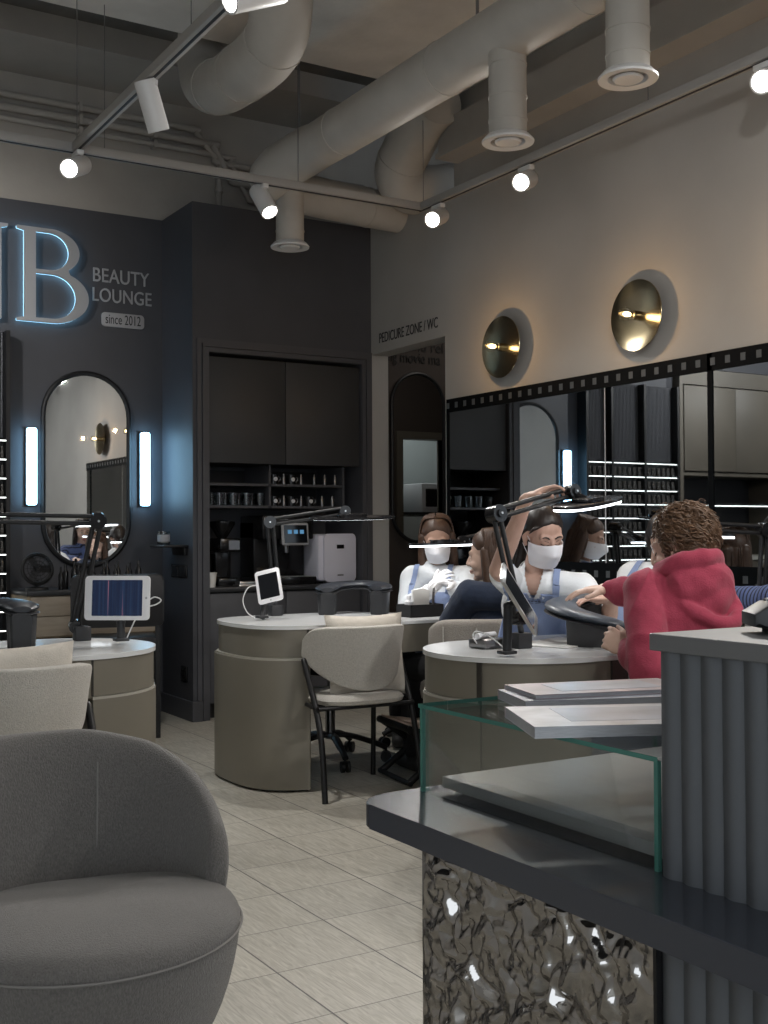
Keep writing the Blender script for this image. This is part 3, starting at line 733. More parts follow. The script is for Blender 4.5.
for i, x in enumerate((.4, -.9)):  # unseen spotlights added to brighten the back wall
    spot((x, TY-.02, TZ-.015), (.35, .85, -.28), 'white spotlight added unseen on the cross track to light the back wall', SPW)

# ================================================================== WALL LAMPS
for i, (px, py, lab) in enumerate(((503, 349, 'round brass wall lamp nearer the doorway'), (637, 318, 'round brass wall lamp over the middle of the long mirror'), (0, 3.15, 'round brass wall lamp right of the photo'), (0, 2.06, 'round brass wall lamp seen in the pill-shaped mirror'))):
    y, z = (on(px, py, 0, XW).y, on(px, py, 0, XW).z) if px else (py, 2.227)
    y -= .05 if px else 0
    t = thing('brass_wall_lamp', lab, 'lamp', (XW, y, z), group='brass wall lamps'); t.scale = (1, 1.06, 1.06)
    b = NB(); lathe(b, [(.001, 0), (.05, 0), (.05, .036), (.001, .036)], M_RIGHT, 28); obj('back_plate', b, 'brass', t)
    b = NB(); lathe(b, [(.001, .036), (.045, .037), (.09, .039), (.13, .043), (.158, .050), (.166, .055), (.164, .058), (.156, .056), (.128, .050), (.09, .046), (.045, .043), (.001, .042)], M_RIGHT, 64); obj('dish', b, 'brass', t, ang=60)
    b = NB(); lathe(b, [(.001, .043), (.022, .043), (.02, .075), (.015, .08), (.001, .08)], M_RIGHT, 24); obj('socket', b, 'brass', t)
    b = NB(); lathe(b, [(.012, .08), (.016, .09), (.028, .108), (.032, .125), (.028, .143), (.016, .154), (.001, .157)], M_RIGHT, 24); bu = obj('bulb', b, 'bulb_glass', t)
    b = NB(); lathe(b, [(.001, .09), (.008, .095), (.012, .115), (.008, .132), (.001, .135)], M_RIGHT, 12); obj('filament', b, 'bulb_glow', bu)
    l = bpy.data.lights.new('bulb_light', 'POINT'); l.energy = 1.9; l.color = (1, .58, .25); l.shadow_soft_size = .012
    o = bpy.data.objects.new('bulb_light', l); COL.objects.link(o); o.parent = t; o.location = M_RIGHT @ V((0, 0, .24))

# ================================================================== LONG FILM-STRIP MIRROR
MY0, MY1, MZ0, MZ1 = 1.45, 5.885, .896, 1.988
t = thing('wall_mirror', 'long wall mirror with a black film-strip border behind the tables', 'mirror', (XW, 0, 0))
b = NB(); bb(b, -.012, 0, MY0, MY1, MZ0, MZ1); obj('mirror_glass', b, 'mirror_film', t, smooth=False)
for z0_, z1_ in ((MZ1-.082, MZ1), (MZ0, MZ0+.115)):
    b = NB(); bb(b, -.018, -.011, MY0, MY1, z0_, z1_); s = obj('film_border', b, 'film_black', t, smooth=False)
    b = NB(); y = 5.875; zc = (z0_+z1_)/2
    bb(b, -.001, .001, -.014, .014, -.017, .017); q0 = obj('perforation', b, 'film_hole', s, smooth=False); k = 0
    while y > MY0+.02:
        q = q0 if k == 0 else q0.copy()
        if k: COL.objects.link(q)
        q.parent = s; q.location = (-.0185, y-.004, zc); y -= .0888; k += 1
for y, w, m in ((3.76, .014, 'film_black'), (1.6, .014, 'film_black'), (MY1-.005, .01, 'film_black')):
    b = NB(); bb(b, -.018, -.011, y-w, y+w, MZ0, MZ1); obj('film_divider', b, m, t, smooth=False)
for y in (4.47, 2.7):
    b = NB(); bb(b, -.0135, -.0115, y-.003, y+.003, MZ0+.1, MZ1-.08); obj('glass_joint', b, 'page_grey', t, smooth=False)
# ================================================================== MANICURE TABLES
def table_poly(xe, xo, y0, y1, sgn, inset=0, n=32, y1b=None, ex=2):
    # rounded end at xe, straight to xo; sgn=+1 body lies toward +X
    r = (y1-y0)/2; yc = (y0+y1)/2; rr = r-inset; cx = xe+sgn*r
    o = []
    for k in range(n+1):
        a = PI/2+PI*k/n; c, s = cos(a), sin(a); o.append((cx-sgn*rr*abs(c)**(2/ex), yc+rr*abs(s)**(2/ex)*(1 if s > 0 else -1)))
    o.append((xo, y0+inset))
    if y1b is not None:
        o += [(xo, y1b-inset), (xo-sgn*.75, y1b-inset), (xo-sgn*.95, y1-inset)]
    else: o.append((xo, y1-inset))
    return o
def table(lab, xe, xo, y0, y1, sgn, px, y1b=None, draw='taupe', lock=True, seam2=False, ex=2, foot=.0):
    yc = (y0+y1)/2; t = thing('manicure_table', lab, 'table', (xe, yc, 0)); L = lambda P: [(x-xe, y-yc) for x, y in P]
    b = NB(); prism(b, L(table_poly(xe, xo, y0, y1, sgn, 0, y1b=y1b, ex=ex)), .733, .75, bev=.005); obj('tabletop', b, 'marble', t)
    def clipped(inset, xs):      # the rounded end, cut flat at xs
        P = []
        for x, y in table_poly(xe, xs, y0, y1, sgn, inset, ex=ex):
            q = (min(x, xs) if sgn > 0 else max(x, xs), y)
            if not P or abs(P[-1][0]-q[0])+abs(P[-1][1]-q[1]) > 1e-4: P.append(q)
        if abs(P[0][0]-P[-1][0])+abs(P[0][1]-P[-1][1]) < 1e-4: P.pop()
        return L(P)
    b = NB(); prism(b, clipped(.008, px), .605, .733); obj('drum_drawer', b, 'taupe', t)
    b = NB(); prism(b, clipped(.004-foot*.5, px), .594, .603); obj('groove', b, 'taupe_groove', t)
    b = NB(); prism(b, clipped(-foot, px), .012, .594, bev=.004); d = obj('drum', b, 'taupe', t)
    b = NB(); prism(b, clipped(.02, px), 0, .012); obj('plinth', b, 'seam', t)
    b = NB()
    r = (y1-y0)/2
    for yy in (y0+.006,):
        bb(b, px-xe-.0025, px-xe+.0025, yy-yc-.002, yy-yc+.02, .605, .732)
    if seam2:
      xg = xe+sgn*r*.12; yg = yc-math.sqrt(max(0, r*r-(r*.88)**2)); bb(b, xg-xe-.002, xg-xe+.002, yg-yc-.002, yg-yc+.03, .02, .732)
    obj('panel_seam', b, 'seam', t, smooth=False)
    b = NB(); a, c = sorted((px+sgn*.004, xo)); bb(b, a-xe, c-xe, y0+.008-yc, y0+.03-yc, .60, .733); dd = obj('drawer_front', b, draw, t, smooth=False)
    b = NB(); bb(b, a-xe, c-xe, y0+.03-yc, (y1b or y1)-.02-yc, .66, .733); obj('drawer_box', b, 'taupe', t, smooth=False)
    if lock:
        lx = px+sgn*.095
        b = NB(); lathe(b, [(.001, .004), (.010, .004), (.012, .006), (.017, .004), (.018, 0)], Matrix.Translation((lx-xe, y0+.008-yc, .672)) @ Matrix.Rotation(PI/2, 4, 'X'), 24); obj('lock', b, 'silver', dd)
    b = NB(); bb(b, *sorted((xo-sgn*.04-xe, xo-xe)), y0+.05-yc, (y1b or y1)-.05-yc, 0, .66); obj('end_panel', b, 'taupe', t, smooth=False)
    return t
table('oval manicure table in the middle, beige chair with a cushion drawn up to it', 2.235, 4.045, 4.685, 5.44, 1, 2.46, y1b=5.09, ex=2.9, foot=.012)
table('oval manicure table where the red hoodie client sits', 2.265, 4.045, 2.970, 3.71, 1, 2.72, draw='drawer_reflection', seam2=True)
table('oval manicure table with the blue tablet at the left photo edge', 1.585, -.35, 3.985, 4.725, -1, 1.245, lock=False)

# ================================================================== CHAIRS
def sheet(bm, f, nu, nv):
    g = [[bm.verts.new(f(i/nu, j/nv)) for j in range(nv+1)] for i in range(nu+1)]
    for i in range(nu):
        for j in range(nv): bm.faces.new((g[i][j], g[i+1][j], g[i+1][j+1], g[i][j+1]))
def shell_back(w, z0, z1, rad, amax, y0, thick, curve=.09, top=.02):
    def f(u, v):
        s = 2*u-1; a = s*amax
        zb = z0+curve*abs(s)**1.8; zt = z1-top*abs(s)**4-.03*max(0, abs(s)-.85)/.15
        z = zb+(zt-zb)*v
        rr = rad*(1+.05*(v-.5))
        return V((rr*sin(a)*w/(rad*sin(amax))*.5*1.0 if False else rr*sin(a), y0-rr*cos(a)-.03*(v-.4), z))
    b = NB(); sheet(b, f, 20, 8)
    return bmesh_bake(b, [('SOLIDIFY', dict(thickness=thick, offset=0)), ('BEVEL', dict(width=thick*.42, segments=3, angle_limit=R(50))), ('SUBSURF', dict(levels=1, render_levels=1))])
SEATP = [(-.21, .2), (-.235, .05), (-.235, -.1), (-.19, -.2), (0, -.235), (.19, -.2), (.235, -.1), (.235, .05), (.21, .2), (0, .225)]
def seat_mesh(P, z0, z1, k=8, dome=.012, ins=.022):
    C = catmull([V((x, y, 0)) for x, y in P], k, True); rings = []
    for z, s in ((z0, ins), (z0+.006, ins*.35), ((z0+z1)/2, 0), (z1-.012, ins*.3), (z1-.002, ins*.9), (z1+dome*.4, .09), (z1+dome, .16)):
        rings.append([V((p.x-p.normalized().x*s, p.y-p.normalized().y*s, z)) for p in C])
    b = NB(); loft(b, rings); return b
def chair(lab, loc, rz):
    t = thing('fabric_chair', lab, 'chair', loc, rz)
    obj('seat', seat_mesh([(x*.90, y*.92+.02) for x, y in SEATP], .402, .447), 'boucle', t)
    mobj('backrest', shell_back(.46, .465, .755, .235, R(82), .05, .036, .15, .03), 'boucle', t, ang=60)
    for sx in (-1, 1):
        b = NB(); tube(b, catmull([(sx*.245, -.235, 0), (sx*.236, -.165, .30), (sx*.243, -.03, .56), (sx*.241, .0, .60)], 6), [.0135]*6+[.0135]*13, 10); obj('leg', b, 'black', t)
        b = NB(); tube(b, catmull([(sx*.215, .215, 0), (sx*.205, .185, .39), (sx*.2, .17, .405)], 6), .0125, 10); obj('leg', b, 'black', t)
    b = NB()
    P = [(-.205, .18, .395), (.205, .18, .395), (.238, -.15, .395), (-.238, -.15, .395), (-.205, .18, .395)]
    for a, c in zip(P, P[1:]): rod(b, a, c, .010, seg=10)
    obj('seat_frame', b, 'black', t)
    return t
CH1 = (2.665, 4.655, 0)
chair('cream fabric chair with black legs at the middle table, cushion on its seat', CH1, R(-4))
chair('cream fabric chair at the left photo edge, only its backrest showing', (.945, 3.86, 0), R(3))
def cushion(lab, c, w, h, th, rot, m='cushion', group=None):
    n = 18; b = NB()
    def prof(u, v): return max(0, (1-abs(u)**3.2)*(1-abs(v)**3.2))**.55
    for sg in (1, -1):
        def f(a, q, sg=sg):
            u, v = 2*a-1, 2*q-1
            pinch = 1-.07*(1-abs(u)**2)*abs(v)-.0
            pin2 = 1-.07*(1-abs(v)**2)*abs(u)
            wr = .006*noise.noise(V((u*3, v*3, sg*2+w)))
            return V((u*w/2*pin2, sg*(th/2*prof(u, v)+wr*prof(u, v)), v*h/2*pinch))
        sheet(b, f, n, n)
    bmesh.ops.remove_doubles(b, verts=b.verts, dist=.0006)
    bmesh.ops.transform(b, matrix=Matrix.Translation(c) @ rot.to_matrix().to_4x4(), verts=b.verts)
    o = obj('cushion', b, m, origin=c, ang=80); tag(o, lab, 'cushion')
    return o
cushion('pale square cushion leaning against the backrest of the middle chair', (2.71, 4.60, .612), .40, .38, .12, Euler((R(-9), 0, R(-4))))
cushion('pale cushion on the chair at the left photo edge', (.915, 3.82, .628), .46, .38, .13, Euler((R(-10), 0, R(4))))
# upholstered chair of the client in navy
def tub_chair(lab, loc, rz):
    t = thing('tub_chair', lab, 'chair', loc, rz)
    obj('seat', seat_mesh([(x*1.08, y*1.05) for x, y in SEATP], .38, .47), 'boucle_taupe', t)
    mobj('backrest', shell_back(.5, .44, .782, .27, R(84), .03, .05, .03, .02), 'boucle_taupe', t, ang=60)
    b = NB()
    for k in range(5):
        a = R(-60+30*k); rod(b, (.298*sin(a), .03-.298*cos(a), .50), (.308*sin(a), .02-.308*cos(a), .745), .0035, seg=6)
    obj('seam_piping', b, 'boucle', t)
    for sx in (-1, 1):
        for sy in (-1, 1): b = NB(); rod(b, (sx*.2, sy*.18, 0), (sx*.17, sy*.15, .39), .012, .016); obj('leg', b, 'black', t)
    return t
tub_chair('taupe upholstered chair holding the client in navy', (3.24, 4.42, 0), R(-10))
# black castor stool of the technician under the middle table
def castor_stool(lab, loc, rz, seat_z=.48):
    t = thing('castor_stool', lab, 'stool', loc, rz)
    b = NB()
    for k in range(5):
        a = 2*PI*k/5+.3; d = V((cos(a), sin(a), 0))
        tube(b, catmull([V((0, 0, .14)), d*.10+V((0, 0, .135)), d*.22+V((0, 0, .10)), d*.29+V((0, 0, .07))], 5), [.026]*5+[.022]*5+[.016]*6, 10, flat=.014, up=(0, 0, 1))
    obj('star_base', b, 'black', t)
    for k in range(5):
        a = 2*PI*k/5+.3; d = V((cos(a), sin(a), 0)); x = V((-d.y, d.x, 0)); c = d*.285+V((0, 0, .028))
        b = NB()
        for s in (-1, 1): rod(b, c+x*s*.006, c+x*s*.022, .028, seg=18)
        rod(b, c+V((0, 0, .0)), c+V((0, 0, .055)), .006); obj('castor', b, 'black', t)
    b = NB(); rod(b, (0, 0, .12), (0, 0, .30), .026); rod(b, (0, 0, .30), (0, 0, seat_z-.05), .014); obj('gas_column', b, 'steel_dark', t)
    obj('seat', seat_mesh([(x*.85, y*.85) for x, y in SEATP], seat_z-.06, seat_z), 'leather_black', t)
    return t
castor_stool('black five-star castor stool under the middle table', (2.87, 5.24, 0), .4, .52)
# folding foot stool
t = thing('folding_stool', 'black X-leg folding stool with a pinkish seat beside the middle chair', 'stool', (3.08, 4.66, 0), R(-8))
for sy in (-1, 1):
    b = NB(); rod(b, (-.17, sy*.16, .016), (.17, sy*.16, .265), .0165); rod(b, (.17, sy*.145, .016), (-.17, sy*.145, .265), .0165); obj('leg', b, 'black', t)
for x in (-.17, .17):
    b = NB(); rod(b, (x, -.18, .016), (x, .18, .016), .012); obj('crossbar', b, 'black', t)
    b = NB(); rod(b, (x, -.18, .265), (x, .18, .265), .017); obj('crossbar', b, 'black', t)
b = NB(); sheet(b, lambda u, v: V((-.17+.34*u, -.16+.32*v, .283-.045*4*u*(1-u)*.5)), 12, 4)
mobj('seat', bmesh_bake(b, [('SOLIDIFY', dict(thickness=.014, offset=0))]), 'stool_pink', t)

# ================================================================== ARMCHAIR (foreground)
FH = V((FW.x, FW.y, 0)).normalized(); AC = FH*2.39 + RT*(-.628); AC.z = 0
t = thing('armchair', 'large grey fabric tub armchair in the front left corner', 'armchair', AC, R(180))
AM = R(97); NA = 64; RO, RI = .378, .312
HT = ((0, .712), (20, .712), (42.6, .684), (61, .630), (77, .580), (90, .535), (97, .50))
def ac_h(a):
    d = math.degrees(abs(a))
    for (x0_, y0_), (x1_, y1_) in zip(HT, HT[1:]):
        if d <= x1_: return y0_+(y1_-y0_)*(d-x0_)/(x1_-x0_)
    return HT[-1][1]
rings = []
for i in range(NA+1):
    a = -AM*cos(PI*i/NA); h = ac_h(a); q = []
    e = min(1, (AM-abs(a))/R(6)); tk = math.sqrt(max(.02, 1-(1-e)**2))
    rm = (RO+RI)/2; hw = (RO-RI)/2*(.45+.55*tk); hz = h-.05*(1-tk)
    prof = [(hw*.75-.03, .15), (hw-.012, .18), (hw, .3), (hw, hz-.09), (hw*.93, hz-.04), (hw*.70, hz-.012), (hw*.3, hz), (-hw*.3, hz), (-hw*.72, hz-.014), (-hw*.95, hz-.045), (-hw, hz-.10), (-hw, .42), (-hw, .32), (-hw*.6, .15)]
    if hz-.10 < .43: prof[11] = (-hw, hz-.12); prof[3] = (hw, hz-.09)
    for r, z in prof:
        rad = (rm+r+.075*max(0, z-.40))*(1-.22*max(0, .42-z)/.28)
        q.append(V((rad*sin(a), -rad*cos(a), z)))
    sk = max(0, (math.degrees(abs(a))-45)/52); sk = 1-.145*sk*sk*(3-2*sk)
    q = [V((p.x*sk, p.y*sk, p.z)) for p in q]
    rings.append(q)
b = NB(); loft(b, rings)
mobj('backrest', bmesh_bake(b, [('SUBSURF', dict(levels=2, render_levels=2))]), 'grey_fabric', t, ang=80)
for a in (R(-24), R(24)):
    b = NB(); tube(b, [V(((RI-.001+.075*(z-.40))*sin(a), -(RI-.001+.075*(z-.40))*cos(a), z)) for z in (.41, .5, .57, .64)], .0022, 6); obj('seam', b, 'piping', t)
C_ = [V((.326*sin(2*PI*k/72), .334*cos(2*PI*k/72)*(1.05 if cos(2*PI*k/72) > 0 else .90), 0)) for k in range(72)]
rings = []
for z, s in ((.135, .13), (.14, .095), (.165, .065), (.22, .036), (.30, .012), (.372, .002), (.377, .004), (.382, .001), (.398, .004), (.412, .016), (.424, .040), (.432, .08), (.438, .13), (.442, .20)):
    rr = []
    for p in C_:
        f = max(0, 1-s/p.length); back = max(0, -p.y)/.3
        rr.append(V((p.x*f, p.y*f, z-(.030*back if z > .38 else 0)+.004*noise.noise(V((p.x*f*9, p.y*f*9, z*4))))))
    rings.append(rr)
b = NB(); loft(b, rings)
mobj('seat_cushion', bmesh_bake(b, [('SUBSURF', dict(levels=1, render_levels=1))]), 'grey_fabric', t, ang=80)
b = NB(); P = [V((p.x*1.002, p.y*1.002, .378)) for p in C_ if p.y > -.10]
P = sorted(P, key=lambda p: math.atan2(p.x, p.y)); tube(b, P, .0026, 6); obj('seat_piping', b, 'piping', t)
for x, y in ((-.20, .17), (.20, .17), (-.20, -.13), (.20, -.13)):
    b = NB(); rod(b, (x*1.08, y*1.08, 0), (x, y, .16), .013, .022); obj('leg', b, 'black', t)

# ================================================================== DESK LAMPS
def lamp(lab, base, j0, j1, j2, head_c, head_dir, L=.36, W=.12, tilt=0, ndir=None, glow=.009):
    base, j0, j1, j2, head_c = map(V, (base, j0, j1, j2, head_c))
    t = thing('desk_lamp', lab, 'lamp', base, group=None); o = -base
    b = NB(); box(b, (0, 0, .028), (.062, .05, .056), bev=.004); rod(b, (0, 0, .05), j0+o, .011); obj('clamp_base', b, 'plastic_dark', t)
    def arm(p, q, nm):
        d = (q-p).normalized(); s = pn
        n = s.cross(d).normalized()
        b = NB()
        for k in (-1, 1): rod(b, p+o+n*k*.0145, q+o+n*k*.0145, .0092, seg=10)
        a = obj(nm, b, 'black', t)
        return a, s
    pn = (j1-j0).cross(j2-j1).normalized()
    a1, s1 = arm(j0, j1, 'lower_arm'); a2, s2 = arm(j1, j2, 'upper_arm')
    for p, r, s in ((j0, .025, s1), (j1, .032, s1), (j2, .028, s2)):
        b = NB(); rod(b, p+o-s*.026, p+o+s*.026, r, seg=22); rod(b, p+o-s*.034, p+o+s*.034, r*.45, seg=14); j = obj('joint', b, 'black_gloss', t)
        b = NB(); rod(b, p+o-s*.037, p+o+s*.037, .0045, seg=8); obj('bolt', b, 'silver', j)
    hd = V(head_dir).normalized(); nn = V(ndir) if ndir else V((0, 0, 1)); nn = (nn-hd*nn.dot(hd)).normalized(); sd = nn.cross(hd)
    Mh = Matrix((hd, sd, nn)).transposed().to_4x4(); Mh.translation = head_c+o
    P = []
    for k in range(40):
        a = 2*PI*k/40; c, s = cos(a), sin(a); P.append((L/2*(abs(c)**.85)*(1 if c > 0 else -1), W/2*(abs(s)**.75)*(1 if s > 0 else -1)))
    b = NB(); prism(b, P, -.004, .007, bev=.003, M=Mh); prism(b, [(x*.35, y*.6) for x, y in P], .006, .022, bev=.006, M=Mh); rod(b, j2+o, head_c+o+nn*.012, .011); h = obj('lamp_head', b, 'black_gloss', t)
    b = NB(); prism(b, [(x*.965, y*.94) for x, y in P], -.0035-glow, -.0035, M=Mh); obj('light_panel', b, 'lamp_led', h)
    return t
UPV = V((0, 0, 1))
# lamp on the hoodie client's table
lamp('black desk lamp gripped by the technician with the raised arm', (2.62, 3.34, .75), at(519, 618, 4.16), at(496, 514, 4.16), at(571, 492, 4.38), at(588, 503, 4.33), at(627, 494, 4.55)-at(545, 512, 4.08), .40, .17, ndir=UP-FW*.03)
# lamp on the middle table
lamp('black desk lamp on the middle table, arm reaching right past the coffee machine', (2.62, 5.36, .75), at(276, 592, 5.95), at(270, 522, 5.95), at(345, 511, 6.0), at(352, 518, 5.98), at(395, 517, 6.05)-at(305, 519, 5.92), .45, .15, ndir=UP-FW*.10, glow=.0012)
# lamp on the left table
lamp('black desk lamp with a long double arm at the left photo edge', (1.379, 4.56, .75), at(75, 626, 4.62), at(98, 520, 4.60), at(-110, 516, 4.35), at(-150, 520, 4.30), RT*1, .40, .15)
# lamp over the masked technician at the back
lamp('black desk lamp with a bright bar in front of the brown-haired technician', (3.86, 4.98, .75), at(505, 575, 6.0), at(520, 528, 6.0), at(463, 541, 5.95), at(442, 544, 5.93), at(476, 545, 5.95)-at(409, 547, 5.91), .345, .13)
lamp('black desk lamp behind the head of the red hoodie client', (3.80, 3.40, .75), at(762, 590, 4.85), at(765, 530, 4.85), at(690, 526, 4.75), at(700, 535, 4.72), at(722, 538, 4.7)-at(668, 537, 4.66), .30, .12)

# ================================================================== TABLETS
def tablet(lab, c, xdir, n, w, h, pole, pole_top, frame='white_plastic', scr='screen', cable=None, back=False):
    c = V(c); n = V(n).normalized(); x = V(xdir); x = (x-n*x.dot(n)).normalized(); y = n.cross(x)
    t = thing('tablet', lab, 'tablet', pole, group=None); o = -V(pole)
    M = Matrix((x, y, n)).transposed().to_4x4(); M.translation = c+o
    b = NB(); prism(b, rrect(w, h, .014), -.005, .005, bev=.002, M=M); obj('body', b, frame, t)
    mx, my = (.028, .016) if w > h else (.014, .022)
    b = NB(); prism(b, rrect(w-2*mx, h-2*my, .003), .0045, .0058); me = bpy.data.meshes.new('screen'); 
    b.to_mesh(me); b.free(); s = mobj('screen', me, scr, t, smooth=False); s.matrix_local = M
    b = NB(); lathe(b, [(.001, .0062), (.0035, .0062), (.0045, .0056)], M @ Matrix.Translation((w/2-.013, 0, 0) if w > h else (0, -h/2+.011, 0)), 16); obj('home_button', b, 'page_grey', t)
    b = NB(); rod(b, (0, 0, 0), V(pole_top)+o, .0155); rod(b, V(pole_top)+o, c+o-n*.012, .012); ell(b, V(pole_top)+o, (.017, .017, .017)); rod(b, c+o-n*.02, c+o-n*.006, .02); bb(b, -.026, .026, -.024, .024, 0, .012, bev=.003); obj('stand', b, 'plastic_dark', t)
    b = NB(); e = c+o-n*.008; box(b, e-y*(h/2-.004), (.05, .012, .012), rot=M.to_3x3().to_4x4(), bev=.003); obj('holder_clip', b, 'plastic_dark', t)
    if cable:
        b = NB(); tube(b, catmull([V(p)+o for p in cable], 8), .0028, 6); obj('charging_cable', b, 'cable_white', t)
    return t
dA = 4.42
tablet('white tablet with a lit blue screen on the left table', at(117.5, 598, dA), RT, -FW+UP*.12-RT*.02, .248, .168, at(121, 641, dA+.02), at(121, 622, dA+.03), scr='tablet_on', cable=[at(149, 600, dA), at(155, 597, dA), at(161, 600, dA+.01), at(157, 604, dA+.03), at(140, 612, dA+.06), at(126, 640, dA+.08)])
dB = 5.66
tablet('white tablet with a dark screen, tilted, on the middle table', at(269, 586, dB), RT+UP*.20, -FW*.9-RT*.20+UP*.40, .125, .172, at(262, 618, dB-.02), at(264, 603, dB+.02), cable=[at(257, 585, dB), at(248, 588, dB), at(243, 600, dB), at(247, 612, dB), at(255, 618, dB)])
tablet('silver tablet seen edge-on beside the lamp post on the hoodie table', at(519, 599, 3.93), FW*.8-RT*.30, RT*.83+UP*.46-FW*.26, .17, .235, at(507, 654, 3.93), at(508, 606, 3.93), frame='silver')

# ================================================================== ARM RESTS
def armrest(lab, loc, rz, r=.145, m='pad_black', span=(-20, 200), sx=1.0, feet=((0, .24), (.76, 1)), z0=.148, z1=.148):
    t = thing('manicure_hand_rest', lab, 'hand rest', loc, rz)
    P, rr, ff = [], [], []
    for k in range(29):
        u = k/28; a = R(span[0]+(span[1]-span[0])*u); e = min(u, 1-u)
        P.append(V((r*cos(a)*sx, r*sin(a), .0+z0+(z1-z0)*u+.018*sin(PI*u))))
        s = min(1, .30+e*7); s = math.sqrt(s); rr.append(.062*s); ff.append(.021*s)
    b = NB(); tube(b, P, rr, 16, flat=ff, up=(0, 0, 1)); pad = obj('pad', b, m, t)
    b = NB(); tube(b, [p-V((0, 0, .020)) for p in P], [x*1.02 for x in rr], 14, flat=[.008]*29, up=(0, 0, 1)); obj('pad_base', b, 'plastic_dark', t)
    for ua, ub in feet:
        rings = []
        for k in range(11):
            q = k/10; u = ua+(ub-ua)*q; a = R(span[0]+(span[1]-span[0])*u); c = V((r*cos(a)*sx, r*sin(a), 0)); nrm = V((cos(a), sin(a), 0)); e = min(q, 1-q); wd = .050*(.72+.28*math.sqrt(min(1, e*5)))
            zt = z0+(z1-z0)*u+.018*sin(PI*u)-.024
            rings.append([c-nrm*wd*.8, c-nrm*wd*.86+V((0, 0, .006)), c-nrm*wd+V((0, 0, zt)), c+nrm*wd+V((0, 0, zt)), c+nrm*wd*.86+V((0, 0, .006)), c+nrm*wd*.8])
        b = NB(); loft(b, rings); obj('foot', b, 'plastic_dark', t)
    return t
armrest('dark arched armrest pad under the client hands on the hoodie table', (2.985, 3.33, .75), R(10), .145, 'pad_blue', (35, 262), 1.0, ((0, .17), (.62, .985)), .165, .068)
armrest('black arched armrest pad on the middle table', (3.0, 5.22, .75), 0, .125, 'pad_black', (-60, 170), 1.15, ((0, .2), (.8, 1)), .135, .128)
armrest('black arched armrest pad on the left table', (.93, 4.36, .75), 0, .15, 'pad_black', (-25, 170), 1.1)
armrest('dark armrest pad under the striped sleeve at the right edge', (3.62, 3.17, .75), R(-15), .13, 'pad_black', (-10, 190))

# ================================================================== SMALL THINGS ON THE TABLES
def at_table(px, py): return on(px, py, 2, .75)
p = V((3.32, 5.0, .75))
t = thing('tool_tray', 'black tool tray near the brown-haired technician', 'tray', (3.20, 4.90, .75), R(2))
b = NB(); w, d, h = .20, .13, .062
bb(b, -w/2, w/2, -d/2, d/2, 0, .005); bb(b, -w/2, w/2, -d/2, -d/2+.005, 0, h); bb(b, -w/2, w/2, d/2-.005, d/2, 0, h); bb(b, -w/2, -w/2+.005, -d/2, d/2, 0, h); bb(b, w/2-.005, w/2, -d/2, d/2, 0, h); bb(b, .03, .034, -d/2, d/2, 0, h*.9)
obj('body', b, 'black', t, smooth=False)
b = NB(); lathe(b, [(.001, 0), (.021, 0), (.022, .004), (.022, .07), (.012, .08), (.012, .098), (.001, .098)], seg=18); bo = obj('pump_bottle', b, 'white_plastic', origin=(0, 0, 0)); bo.location = (3.135, 4.90, .756); tag(bo, 'small white bottle standing in the black tool tray', 'bottle')
b = NB(); prism(b, [(-.045, 0), (.045, 0), (.05, .12), (.01, .135), (-.052, .125)], 0, .02, bev=.004, M=M_BACK); bo = obj('tissue_packet', b, 'paper', origin=(0, 0, 0)); bo.location = (3.215, 4.925, .757); tag(bo, 'white paper packet sticking up from the black tool tray', 'packet')
t = thing('nail_file', 'dark nail file standing in the black tool tray', 'nail file', (3.26, 4.87, .757)); 
b = NB(); box(b, (.0, 0, .06), (.012, .004, .12), rot=Euler((0, R(4), 0))); obj('blade', b, 'steel_dark', t, smooth=False)
b = NB(); box(b, (.0042, 0, .125), (.013, .005, .02), rot=Euler((0, R(4), 0))); obj('tip', b, 'silver', t, smooth=False)
t = thing('nail_lamp', 'white and blue rounded nail drying lamp under the gloved hands', 'nail lamp', (3.47, 4.93, .75), R(-35))
b = NB()
rings = []
for k in range(13):
    a = PI*k/12; rings.append([V((.085*cos(a)*s, y, .085*sin(a)*s*1.0)) for s, y in ((1, -.07), (1.03, 0), (.98, .08), (.9, .085), (.9, -.068))])
loft(b, rings); obj('shell', b, 'white_plastic', t)
b = NB(); bb(b, -.085, .085, -.07, .08, 0, .006); obj('base', b, 'apron_blue', t, smooth=False)
t = thing('nail_drill', 'grey handheld drill with a thin white cable on the hoodie table', 'drill', (2.53, 3.42, .75), R(10))
b = NB(); bb(b, -.06, .06, -.045, .045, 0, .035, bev=.008); obj('control_box', b, 'steel_dark', t)
b = NB(); rod(b, (-.07, -.01, .046), (.05, .015, .047), .011, .009); obj('handpiece', b, 'white_plastic', t)
b = NB(); tube(b, catmull([(-.06, 0, .02), (-.10, -.02, .05), (-.12, -.06, .07), (-.10, -.11, .05), (-.06, -.15, .006), (-.02, -.16, .004)], 7), .0027, 6); obj('cable', b, 'cable_white', t)
b = NB(); bb(b, -.17, .17, -.12, .12, 0, .004, bev=.0015); bo = obj('paper_towel', b, 'paper', origin=(0, 0, 0)); bo.location = (2.86, 3.40, .7505); bo.rotation_euler.z = R(20); tag(bo, 'white paper towel spread in front of the technician in the blue apron', 'towel')

